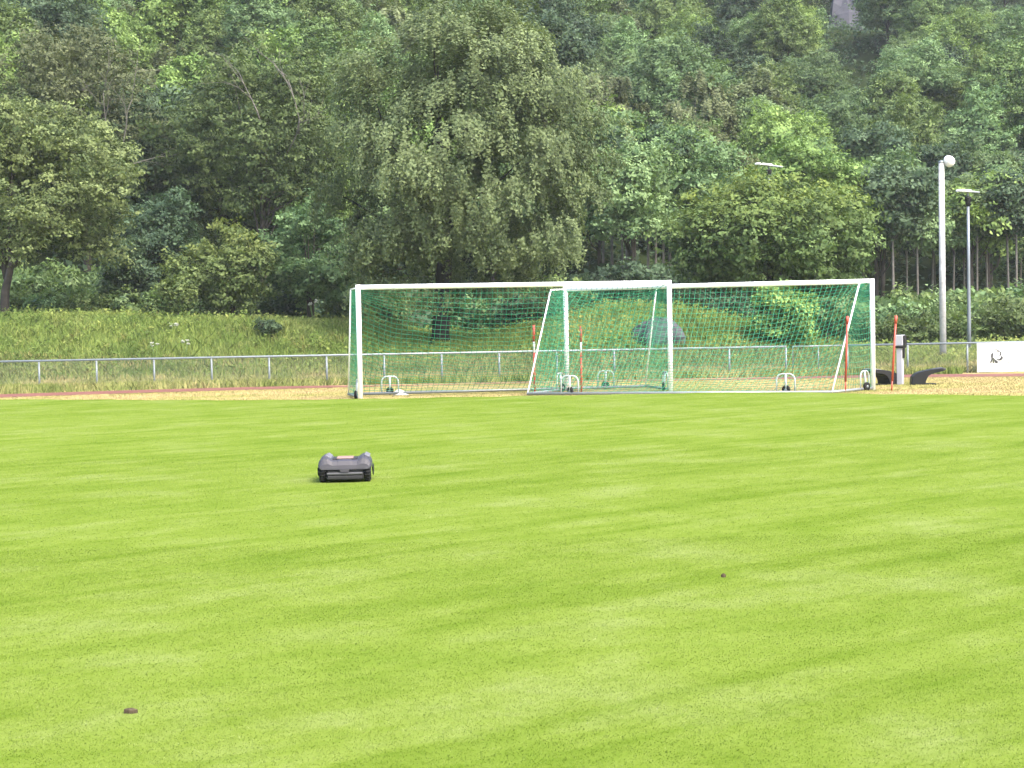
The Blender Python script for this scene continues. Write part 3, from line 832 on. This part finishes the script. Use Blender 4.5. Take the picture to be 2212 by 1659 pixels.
# rocks: boulder behind the goal, crags at the top of the slope
def rock_mb(seed, sx, sy, sz, n=18, m=10):
    r = np.random.default_rng(seed); mb = MB(); rings = []
    ph = r.uniform(0, 6.28, 8)
    for j in range(m+1):
        e = math.pi*(.5*j/m)
        ring = []
        for k in range(n):
            a = 2*math.pi*k/n
            f = 1 + .16*math.sin(2*a+ph[0]) * math.cos(3*e+ph[1]) + .12*math.sin(5*a+ph[2]+2*e) + r.uniform(-.06, .06)
            ring.append((sx*math.cos(a)*math.cos(e)*f, sy*math.sin(a)*math.cos(e)*f, sz*math.sin(e)*(f*.5+.5) - .15*(j == 0)))
        rings.append(ring)
    return mb.loft(rings)
p = at(1424, 752, 58.6)
tag(rock_mb(3, .98, .8, .78).build('boulder', m_rock, None, (p.x, 58.6, tz(p.x, 58.6)-.05)), 'grey weathered boulder on the grassy mound behind the nets', 'rock')
for i, (px, Y, sx, sz, lb) in enumerate(((1826, 182, 2.1, 5.6, 'steep grey rock face above the trees near the top edge'), (1860, 178, 1.2, 3.2, 'lower narrow grey crag right of the steep rock face'), (2010, 186, 2.4, 3.0, 'dim grey crag at the top of the slope far right'))):
    x = at(px, 20, Y).x
    rock_mb(30+i, sx, 2.0, sz, 12, 6).build('crag', m_crag, None, (x, Y, tz(x, Y) - .3)); tag(bpy.context.scene.objects[-1] if False else [o for o in COL.objects if o.name.startswith('crag')][-1], lb, 'rock')

# ------------------------------------------------------------------ goals
def seg_curve(pts, step):
    return pts

def net_ribs(mb, pts, r):
    mb.tube(pts, r, 3, cap=False)

def make_goal(label, PL, PR, RL, RR, AL, AR, H, mesh_w=.125, sag=.46, side_bulge=.05):
    """posts PL PR, rear ground corners RL RR, ends of the upper arms AL AR (x, y offsets at height H)"""
    c = ((PL[0]+PR[0])/2, (PL[1]+PR[1])/2)
    zb = -.055
    g = empty('football_goal', (c[0], c[1], zb))
    V3 = lambda p, z: Vector((p[0]-c[0], p[1]-c[1], z))
    rp = .058
    hz = H - rp
    MB().tube([V3(PL, hz), V3(PR, hz)], rp, 14).build('crossbar', m_white, g)
    for p in (PL, PR):
        MB().tube([V3(p, 0), V3(p, H)], rp, 14).build('post', m_white, g)
    for p, a_, r_ in ((PL, AL, RL), (PR, AR, RR)):
        MB().tube([V3(p, hz-.01), V3(a_, hz-.03)], .018, 8).build('top_arm', m_white, g)
        MB().tube([V3(a_, hz-.03), V3(r_, .05)], .019, 8).build('back_stay', m_white, g)
        MB().tube([V3(p, .05), V3(r_, .05)], .033, 8).build('ground_bar', m_alu, g)
    MB().tube([V3(RL, .05), V3(RR, .05)], .034, 8).build('rear_ground_bar', m_alu, g)
    # net: main panel from the crossbar over the arm ends to the rear bar, plus two sides
    W = (V3(PR, 0)-V3(PL, 0)).length
    nu = int(W/mesh_w); nv = 30
    def endp(P, A, R, v):
        p, a_, r_ = V3(P, hz-.03), V3(A, hz-.05), V3(R, .07)
        l1, l2 = (a_-p).length, (r_-a_).length
        s = v*(l1+l2)
        return p.lerp(a_, s/l1) if s < l1 else a_.lerp(r_, (s-l1)/l2)
    rnd = random.Random(int(c[0]*100))
    ph = [rnd.uniform(0, 6.28) for _ in range(4)]
    def S(u, v):
        e = endp(PL, AL, RL, v).lerp(endp(PR, AR, RR, v), u)
        p, r_ = V3(PL, hz-.03).lerp(V3(PR, hz-.03), u), V3(RL, .07).lerp(V3(RR, .07), u)
        d = v**1.25
        mdl = Vector((p.x+(r_.x-p.x)*d, p.y+(r_.y-p.y)*d, p.z+(r_.z-p.z)*v - sag*math.sin(math.pi*v)**.8))
        w = (4*u*(1-u))**.55 if 0 < u < 1 else 0
        q = e.lerp(mdl, w*.95)
        q.z += .018*math.sin(u*23+ph[0]+3*v)*math.sin(math.pi*v) + .014*math.sin(u*51+ph[1]) * math.sin(math.pi*v)
        q.x += .014*math.sin(v*15+u*9+ph[2])*math.sin(math.pi*v)
        q.z = max(q.z, .03)
        return q
    mb = MB()
    cord = .0049
    for i in range(nu+1):
        net_ribs(mb, [S(i/nu, j/16) for j in range(17)], cord)
    for j in range(nv+1):
        net_ribs(mb, [S(i/40, j/nv) for i in range(41)], cord)
    mb.build('net', m_net, g)
    for P, A, R in ((PL, AL, RL), (PR, AR, RR)):
        mb = MB()
        a3, r3, p3 = V3(A, hz-.04), V3(R, .06), V3(P, 0)
        out_ = (V3(PL, 0)-V3(PR, 0)).normalized() * (1 if P is PL else -1)
        def D(z):   # point on the stay at height z
            f = (a3.z - z)/(a3.z - r3.z)
            return a3.lerp(r3, max(0, min(1, f)))
        nh = int((hz-.1)/mesh_w)
        def SS(z, s):
            q = Vector((p3.x, p3.y, z)).lerp(D(z), s)
            q += out_ * side_bulge*math.sin(math.pi*s)*math.sin(math.pi*min(1, z/hz))*-1
            q.z -= .06*math.sin(math.pi*s)
            return q
        for k in range(nh+1):
            z = .1 + (hz-.14)*k/nh
            net_ribs(mb, [SS(z, s/6) for s in range(7)], cord)
        nd = 16
        for q in range(1, nd):
            net_ribs(mb, [SS(.08 + (hz-.12)*k/10, q/nd) for k in range(11)], cord)
        mb.build('side_net', m_net, g)
    # transport wheels: hoop frames on the rear bar and beside the posts
    def hoop(p, d, swing):
        d = Vector(d).normalized(); nrm = Vector((-d.y, d.x, 0))
        hw, hh = .205, .46
        pts = [p - d*hw + Vector((0, 0, .03)), p - d*hw + Vector((0, 0, hh-.14))]
        for k in range(1, 6):
            a = math.pi/2*k/5
            pts.append(p - d*(hw-.13+.13*math.cos(a)) + Vector((0, 0, hh-.14+.14*math.sin(a))))
        for k in range(0, 6):
            a = math.pi/2*(1-k/5)
            pts.append(p + d*(hw-.13+.13*math.cos(a)) + Vector((0, 0, hh-.14+.14*math.sin(a))))
        pts.append(p + d*hw + Vector((0, 0, .03)))
        mb = MB().tube(pts, .0185, 8)
        mb.tube([p + Vector((0, 0, hh-.01)), p + nrm*.02 + Vector((0, 0, .22)), p + nrm*.03 + Vector((0, 0, .12))], .028, 8, r2=.018)
        h_ = mb.build('wheel_frame', m_hoop, g)
        ax = (d*math.cos(swing) + nrm*math.sin(swing)).normalized()
        cpt = p + nrm*.05 + Vector((0, 0, .105))
        w = MB().lathe([(.03, -.028), (.085, -.03), (.1, -.02), (.1, .02), (.085, .03), (.03, .028)], n=18, axis='x')
        wo = w.build('wheel', m_black, h_, cpt, math.atan2(ax.y, ax.x))
        MB().lathe([(.012, -.034), (.032, -.033), (.032, .033), (.012, .034)], n=10, axis='x').build('hub', m_galv, h_, cpt, math.atan2(ax.y, ax.x))
    rl, rr_ = V3(RL, 0), V3(RR, 0)
    dv = (rr_-rl).normalized(); L = (rr_-rl).length
    hoop(rl + dv*1.02, dv, .9); hoop(rr_ - dv*1.02, dv, 1.2)
    for P, R in ((PL, RL), (PR, RR)):
        dd = (V3(R, 0)-V3(P, 0)).normalized()
        hoop(V3(P, 0) + dd*.42, dd, 1.3)
    return tag(g, label, 'goal')

make_goal('white football goal with sagging green net open to the field, front left of the two', (-3.51, 38.3), (3.804, 39.7), (-3.985, 40.3), (3.355, 41.7), (-3.75, 39.05), (3.575, 40.5), 2.66)
make_goal('white football goal turned with its green net towards the field, on the right', (1.36, 40.9), (8.35, 38.3), (.36, 38.75), (7.10, 36.75), (.98, 40.1), (7.97, 37.85), 2.575)

# ------------------------------------------------------------------ fence, gate, banner
FY = 52.0
def px_x(px, Y=FY): return (px - 1106)/F_PX*Y
fence = tag(empty('fence', (0, FY, -.22)), 'low grey tubular fence with wire mesh behind the running track', 'fence')
RAIL = .945
x0, x1 = px_x(85 - 124.3*5), px_x(1700)
posts = [px_x(85 + 124.3*k) for k in range(-5, 13)] + [px_x(1699)]
def mesh_panel(x0, x1, z0, z1, y, r=.0012, p=.058):
    mb = MB(); h = z1 - z0
    n = int((x1-x0+h)/p)
    for k in range(n):
        for sgn in (1, -1):
            xa = x0 - h + k*p if sgn > 0 else x0 + k*p
            a = Vector((xa, y, z0)); b_ = Vector((xa + sgn*h, y, z1))
            # clip to the panel
            lo, hi = 0.0, 1.0
            dx = b_.x - a.x
            ta, tb = (x0-a.x)/dx, (x1-a.x)/dx
            lo, hi = max(lo, min(ta, tb)), min(hi, max(ta, tb))
            if hi - lo > .01: mb.tube([a.lerp(b_, lo), a.lerp(b_, hi)], r, 3, cap=False)
    return mb
def rail_fence(root, posts, xa, xb):
    MB().tube([(xa, 0, RAIL), (xb, 0, RAIL)], .034, 10).build('top_rail', m_galv, root)
    for x in posts:
        zg = tz(x, FY) + .22
        MB().tube([(x, 0, zg-.1), (x, 0, RAIL-.03)], .032, 8).build('post', m_galv, root)
    mesh_panel(xa, xb, .06, RAIL-.02, -.045).build('wire_mesh', m_galv, root)
rail_fence(fence, posts, x0, x1)
gate = tag(empty('gate', (px_x(1712), FY, -.22)), 'grey metal gate in the low fence behind the right goal', 'gate')
gw = px_x(1826) - px_x(1712)
MB().tube([(0.03, 0, .05), (0.03, 0, RAIL), (gw-.03, 0, RAIL), (gw-.03, 0, .05), (.03, 0, .05)], .025, 8).build('gate_frame', m_galv, gate)
MB().tube([(gw*.5, 0, .05), (gw*.5, 0, RAIL)], .018, 8).build('gate_bar', m_galv, gate)
mesh_panel(.05, gw-.05, .06, RAIL-.02, -.03).build('wire_mesh', m_galv, gate)
fence2 = tag(empty('fence', (0, FY, -.22)), 'low grey tubular fence right of the gate, running on behind the white banner', 'fence')
rail_fence(fence2, [px_x(1832), px_x(1962), px_x(2091), px_x(2216), px_x(2340), px_x(2465), px_x(2589), px_x(2713)], px_x(1832), px_x(2713))

bx0 = px_x(2110)
banner = tag(empty('banner', (bx0, FY-.10, -.19)), 'white advertising banner with a grey tree logo on the fence at the right edge', 'banner')
rings = []
nb = 24
for k in range(nb+1):
    x = 3.1*k/nb
    w = .012*math.sin(k*1.1) + .008*math.sin(k*2.3)
    rings.append([(x, w-.004, 0.0+.006*math.sin(k*.8)), (x, w*.6-.004, .46), (x, -.004, .905), (x, .004, .905), (x, w*.6+.004, .46), (x, w+.004, 0.0+.006*math.sin(k*.8))])
MB().loft(rings).build('banner_sheet', m_banner, banner)
def stroke(pts, ws, name, mat):
    """a flat printed stroke of varying width lying on the banner"""
    mb = MB(); L, R = [], []; ws = [w*2.0 for w in ws]
    for i, p in enumerate(pts):
        a = Vector(pts[max(i-1, 0)]); b_ = Vector(pts[min(i+1, len(pts)-1)])
        t = (b_-a).normalized(); nn = Vector((-t.y, t.x))
        L.append((p[0]+nn.x*ws[i]/2, -.030, p[1]+nn.y*ws[i]/2)); R.append((p[0]-nn.x*ws[i]/2, -.030, p[1]-nn.y*ws[i]/2))
    n = len(pts)
    mb.add(L+R, [(i, i+1, n+i+1, n+i) for i in range(n-1)])
    return mb.build(name, mat, banner)
# logo: tree with a curly crown (zoomed photo px -> metres on the banner)
def lp(u, v): return ((u-280)/1330.0*0.98, .905 - (v-240)/1260.0*.905)
stroke([lp(*q) for q in ((740, 620), (790, 540), (880, 520), (920, 475), (985, 470))], [.008, .012, .014, .012, .008], 'logo_stroke', m_faint)
stroke([lp(*q) for q in ((1020, 560), (1040, 525), (1110, 525), (1160, 580), (1220, 620))], [.012, .02, .02, .035, .03], 'logo_stroke', m_faint)
stroke([lp(*q) for q in ((1225, 620), (1270, 650), (1280, 710), (1260, 770), (1225, 795))], [.02, .022, .026, .024, .028], 'logo_stroke', m_lgrey)
stroke([lp(*q) for q in ((1285, 820), (1325, 870), (1310, 920), (1260, 970), (1190, 980), (1105, 945))], [.015, .04, .045, .035, .025, .012], 'logo_stroke', m_dgrey)
stroke([lp(*q) for q in ((945, 670), (910, 740), (905, 840), (905, 940), (870, 1040), (830, 1100))], [.02, .04, .035, .02, .026, .03], 'logo_stroke', m_lgrey)
stroke([lp(*q) for q in ((965, 870), (965, 960), (965, 1060), (965, 1130))], [.02, .03, .022, .016], 'logo_stroke', m_ggrey)
stroke([lp(*q) for q in ((985, 900), (1030, 1000), (1080, 1060), (1140, 1120))], [.012, .022, .05, .03], 'logo_stroke', m_dgrey)
def letters(txt, u, v, size, mat):
    cu = bpy.data.curves.new('banner_text', 'FONT'); cu.body = txt; cu.size = size; cu.extrude = .001
    o = bpy.data.objects.new('banner_text_curve', cu); COL.objects.link(o)
    me = o.to_mesh().copy() if False else bpy.data.meshes.new_from_object(o)
    bpy.data.objects.remove(o)
    me.materials.clear(); me.materials.append(mat)
    q = link('lettering', me, banner)
    p = lp(u, v); q.location = (p[0], -.031, p[1]); q.rotation_euler = (math.pi/2, 0, 0)
letters('S   a n', 1450, 860, .19, m_faint)
letters('Spareb', 1450, 1120, .19, m_faint)

# ------------------------------------------------------------------ poles, pedestal, stations
def zground(p): return tz(p.x, p.y)
# wooden pole with white flood light
Y = 57.5
b0, t0_ = at(2037, 745, Y), at(2037, 352, Y)
zb = tz(b0.x, Y)
wp = tag(empty('wooden_pole', (b0.x, Y, zb)), 'weathered grey wooden pole with a white flood light on top', 'light pole')
Hh = t0_.z - zb
MB().tube([(0, 0, -.2), (0, 0, Hh*.5), (0, 0, Hh)], [.118, .108, .098], 14).build('pole', m_wood, wp)
lampo = MB().lathe([(.05, -.20), (.13, -.17), (.185, -.03), (.19, .08), (.16, .15), (.05, .17)], n=16, axis='y').build('flood_light', m_lampw, wp, (.26, -.02, Hh+.06))
lampo.rotation_euler = (math.radians(-25), math.radians(10), math.radians(-38))
MB().tube([(0, 0, Hh-.12), (.10, 0, Hh-.02), (.2, -.01, Hh+.02)], .03, 8).build('bracket', m_galv, wp)
MB().lathe([(.1, 0), (.106, .03), (.09, .07), (.02, .09)], (0, 0, Hh), 14).build('pole_cap', m_galv, wp)
def street_lamp(pxb, ytop, Y, lab, half, tilt, rz):
    t = at(pxb, ytop, Y); zb = tz(t.x, Y); H = t.z - zb
    s = tag(empty('street_lamp', (t.x, Y, zb)), lab, 'street lamp', None)
    MB().tube([(0, 0, -.2), (0, 0, 1.2), (0, 0, H*.55), (0, 0, H-.3)], [.075, .07, .056, .05], 12).build('pole', m_pole, s)
    MB().lathe([(.06, -.36), (.085, -.32), (.12, -.06), (.12, -.02), (.05, 0)], (0, 0, H), 14).build('collar', m_black, s)
    MB().tube([(0, 0, H), (0, 0, H+.14)], .028, 8).build('neck', m_pole, s)
    prof = lambda x, w, th: [(x, -w, .0), (x, -w*.6, th), (x, w*.6, th), (x, w, .0), (x, w*.8, -.03), (x, -w*.8, -.03)]
    hd = MB().loft([prof(-half, .05, .03), prof(-half*.85, .13, .055), prof(0, .15, .07), prof(half*.2, .13, .06)]).build('lamp_head', m_lampw, s, (0, 0, H+.17), rz)
    hd.rotation_euler = (0, tilt, rz)
    ar = MB().loft([prof(half*.2, .05, .04), prof(half, .035, .02)]).build('lamp_arm', m_galv, s, (0, 0, H+.17), rz)
    ar.rotation_euler = (0, tilt, rz)
    return s
street_lamp(2091, 424, 60, 'grey steel street lamp with flat head and black collar, right of the wooden pole', .46, math.radians(3), math.radians(14))
street_lamp(1661, 366, 70, 'street lamp of which only the flat white head shows above the maple', .62, math.radians(6), math.radians(12))

# power pedestal between the two charging stations
p = at(1945, 825, 41.3)
ped = tag(empty('power_pedestal', (p.x, 41.3, tz(p.x, 41.3)), math.radians(-36)), 'white square post with a boxy white and black head beside the right goal post', 'power post')
MB().box((-.075, -.06, 0), (.075, .06, .914), .012).build('post', m_pedw, ped)
MB().box((-.115, -.095, .965), (.115, .10, 1.24), .022).build('head', m_pedw, ped)
MB().box((-.118, -.097, .915), (.118, .102, .962), 0).build('neck_band', m_black, ped)
MB().box((.116, -.085, .975), (.142, .09, 1.23), .008).build('side_cover', m_black, ped)
MB().box((.076, -.045, .66), (.112, .05, .92), .008).build('socket_box', m_black, ped)
def station(pxb, Y, sgn, lab, rz):
    p = at(pxb, 824, Y)
    s = tag(empty('charging_station', (p.x, Y, tz(p.x, Y)), rz), lab, 'charging station')
    outl = [(0, 0), (.012, .12), (.03, .205), (.09, .262), (.19, .312), (.34, .35), (.51, .380), (.68, .402), (.80, .412), (.855, .395), (.862, .375), (.80, .345), (.66, .31), (.51, .272), (.43, .22), (.385, .15), (.36, .07), (.35, 0)]
    def ring(y, inset):
        cx, cz = .32, .22
        return [(sgn*(x + (cx-x)*inset*.25), y, max(0, z + (cz-z)*inset*.35) if z > 0 else 0) for x, z in outl]
    rings = [ring(-.25, .35), ring(-.235, .06), ring(-.2, 0), ring(.2, 0), ring(.235, .06), ring(.25, .35)]
    if sgn < 0: rings = rings[::-1]
    MB().loft(rings).build('canopy', m_blackpl, s)
    b_ = MB().box((.02 if sgn > 0 else -.62, -.21, 0), (.62 if sgn > 0 else -.02, .21, .025), .008).build('base_plate', m_black, s)
    q = MB(); q.box((-.0, -.19, .0), (.30, .19, .3), .02)
    top = [(.79, .418), (.70, .410), (.55, .391)]
    mb = MB(); mb.loft([[(sgn*x, -.17, z), (sgn*x, .17, z), (sgn*x, .17, z-.012), (sgn*x, -.17, z-.012)] for x, z in top]).build('top_strip', m_midpl if sgn > 0 else m_lampw, s)  # thin strip on the canopy top, grey on one station, white on the other
    return s
station(1966, 41.2, 1, 'black curved mower charging station to the right of the white power post', math.radians(-8))
st2 = station(1934, 41.6, -1, 'black mower charging station half hidden behind the right post of the right goal', math.radians(24))

# ------------------------------------------------------------------ slalom poles
def slalom(pxt, yt, pxb, yb, Y, lab, bands):
    b_, t_ = at(pxb, yb, Y), at(pxt, yt, Y)
    zb = tz(b_.x, Y)
    o = tag(empty('training_pole', (b_.x, Y, zb)), lab, 'training pole', None)
    d = Vector((t_.x-b_.x, .02, t_.z-zb))
    z0 = 0.0
    for (f0, f1, m, r_) in bands:
        MB().tube([d*f0, d*f1], r_, 8).build('pole_section', m, o)
    MB().tube([Vector((0, 0, -.08)), d*bands[0][0]], .012, 6, r2=.016).build('ground_spike', m_galv, o)
    return o
BW = [(.0, .60, m_red, .026), (.60, .76, m_white, .024), (.76, 1.0, m_red, .031)]
FULL = [(.0, .14, m_red, .017), (.14, .90, m_red, .024), (.90, 1.0, m_red, .034)]
slalom(1153, 702, 1155, 845, 39.9, 'thin red and white training pole left of the right goal net', BW)
slalom(1254.5, 705, 1256, 844, 40.4, 'thin red and white training pole just inside the right goal net', BW)
slalom(1831, 683, 1826, 846, 37.2, 'orange red training pole next to the slanted stay at the right end of the net', FULL)
slalom(1936, 682, 1926, 842, 37.3, 'leaning orange red training pole in front of the white power post', FULL)

# white sack by the left rear wheel
p = at(866, 858, 40.6)
sk = MB(); rings = []
for j in range(9):
    f = j/8; x = -.20 + .40*f; h = .15*math.sin(math.pi*min(1, f*1.02))**.6*(1.2-.7*f) + .004
    rings.append([(x, .11*math.cos(a)*math.sin(math.pi*(f*.92+.04))**.5, max(0, h*math.sin(a))) for a in np.linspace(0, math.pi, 9)])
sk.loft(rings, closed=True, smooth=True)
tag(sk.build('sack', m_bag, None, (p.x, 40.6, tz(p.x, 40.6)+.005), .1), 'white lumpy sack lying by the left wheel of the left goal', 'sack')

# ------------------------------------------------------------------ robot mower
p = at(748, 1036, 18.3)
mow = tag(empty('robot_mower', (p.x, 18.3, 0), math.radians(3)), 'dark grey robotic lawn mower driving on the bright green lawn', 'robot mower')
half = [(.286, .158), (.292, .185), (.284, .225), (.262, .262), (.235, .283), (.195, .287), (.172, .274), (.140, .250), (.085, .249), (.072, .253), (0, .255)]
def prof(y, sx, dz, cut):
    pts = []
    up_ = [(-x, z) for x, z in half[:-1]] + [half[-1]] + [(x, z) for x, z in half[-2::-1]]
    for x, z in up_: pts.append((x*sx, y, .158 + (z-.158)*cut + dz))
    pts += [(half[0][0]*sx*.97, y, .150+dz*.5), (-half[0][0]*sx*.97, y, .150+dz*.5)]
    return pts
rings = [prof(-.335, .86, -.012, .10), prof(-.330, .93, -.006, .42), prof(-.305, .98, 0, .80), prof(-.25, 1, 0, .96), prof(-.14, 1, 0, 1.0), prof(.05, 1, 0, 1.0), prof(.2, .98, 0, .96), prof(.31, .92, -.01, .8), prof(.37, .8, -.02, .45), prof(.385, .7, -.03, .12)]
MB().loft(rings, smooth=False).build('body_shell', m_greypl, mow)
MB().box((-.09, -.215, .250), (.09, .02, .266), .007).build('top_panel', m_salmon, mow)
MB().box((-.135, -.245, .246), (.135, .05, .2565), .004).build('deck', m_charc, mow)
MB().box((-.205, -.315, .028), (.205, .30, .150), .02).build('chassis', m_charc, mow)
MB().box((-.196, -.337, .086), (.196, -.308, .112), .009).build('rear_bumper', m_midpl, mow)
MB().box((-.19, -.333, .036), (.19, -.310, .076), .008).build('lower_guard', m_charc, mow)
MB().loft([[(x, y, z) for x, z in ((-.058, .152), (.058, .152), (.04, .118), (-.04, .118))] for y in (-.345, -.31)]).build('latch', m_greypl, mow)
for sx in (-1, 1):
    w = MB().lathe([(.05, -.034), (.098, -.036), (.112, -.022), (.112, .022), (.098, .036), (.05, .034)], n=22, axis='x')
    for k in range(22):
        a = 2*math.pi*k/22
        c_, s_ = math.cos(a), math.sin(a)
        w.tube([(-.03, .113*c_, .113*s_), (.03, .113*c_, .113*s_)], .007, 4)
    wh = w.build('wheel', m_black, mow, (sx*.243, -.20, .112))
    MB().lathe([(.02, -.04), (.05, -.039), (.05, .039), (.02, .04)], n=14, axis='x').build('hub', m_charc, wh)
    wf = MB().lathe([(.02, -.025), (.06, -.027), (.07, 0), (.06, .027), (.02, .025)], n=16, axis='x').build('caster_wheel', m_black, mow, (sx*.17, .27, .07))
    MB().loft([[(sx*.288, y, .158) , (sx*.296, y, .158), (sx*.304, y, zl), (sx*.296, y, zl)] for y, zl in ((-.16, .15), (-.12, .07), (.02, .045), (.18, .06), (.26, .13))]).build('fender', m_blackpl, mow)
MB().loft([[(sx_*.0 + x, y, z) for x, z in ((-.215, .286), (-.19, .29), (-.152, .262), (-.168, .258))] for sx_, y in ((0, -.24), (0, .22))]).build('edge_highlight', m_highlight, mow)  # pale strip painting the highlight along the shell's left valley
MB().loft([[(x, y, z) for x, z in ((.215, .290), (.262, .266), (.268, .27), (.216, .295))] for y in (-.24, .22)]).build('edge_highlight', m_highlight, mow)  # painted highlight along the right top edge of the shell

# ------------------------------------------------------------------ small things on lawn and bank
def clod(px, py, w, h, lab, seed):
    d = at(px, py, 10) - Vector((0, 0, CAM_H)); t = -CAM_H/d.z; q = Vector((0, 0, CAM_H)) + d*t
    tag(rock_mb(seed, w/2, w*.35, h, 12, 5).build('soil_clod', m_soil, None, (q.x, q.y, .012)), lab, 'soil clod')
clod(281, 1540, .062, .010, 'brown lump of soil on the lawn near the lower left corner', 51)
clod(1563, 1247, .032, .014, 'tiny dark clod on the lawn right of the middle', 52)
def flower(px, py, Y, n, h, lab, seed):
    q = at(px, py, Y); zb = tz(q.x, Y)
    f = tag(empty('wildflower', (q.x, Y, zb)), lab, 'wildflower')
    r = random.Random(seed); H = max(.35, q.z - zb + .1)
    for k in range(n):
        tip = Vector((r.uniform(-.16, .16), r.uniform(-.1, .1), H*r.uniform(.8, 1.05)))
        MB().tube([(0, 0, 0), tip*.5 + Vector((.02, 0, 0)), tip], .007, 5).build('stem', m_stem, f)
        mb = MB()
        for j in range(9):
            a = j*2.4; rad = .02*math.sqrt(j)
            c_ = tip + Vector((rad*math.cos(a), rad*math.sin(a), r.uniform(-.03, .03)))
            mb.lathe([(.008, -.02), (.022, 0), (.008, .02)], c_, 6)
        mb.build('flower_head', m_petal, f)
flower(375, 712, 60.5, 5, .5, 'white umbel wildflower on the crest of the left bank', 1)
flower(396, 742, 58.2, 4, .5, 'white umbel wildflower low on the left bank nearest the goal', 2)
flower(333, 748, 57.8, 3, .5, 'white umbel wildflower leftmost low on the bank', 3)
flower(676, 655, 66.5, 5, .6, 'white wildflower in the shade below the grey green bush', 4)

# ------------------------------------------------------------------ air
m_haze, nt, out = mat_new('haze')
pv = N(nt, 'ShaderNodeVolumePrincipled')
pv.inputs['Density'].default_value = .00025
pv.inputs['Color'].default_value = (.93, .96, 1.0, 1)
pv.inputs['Anisotropy'].default_value = .2
nt.links.new(pv.outputs[0], out.inputs['Volume'])
ztop = max(float(terrain(np.array([-200, 200, 0.]), np.array([300., 300, 300])).max()), 80) + 8
hz = MB().box((-203, -93, -1.4), (203, 303, ztop)).build('haze', m_haze)
tag(hz, kind='stuff')
scene.cycles.volume_bounces = 1
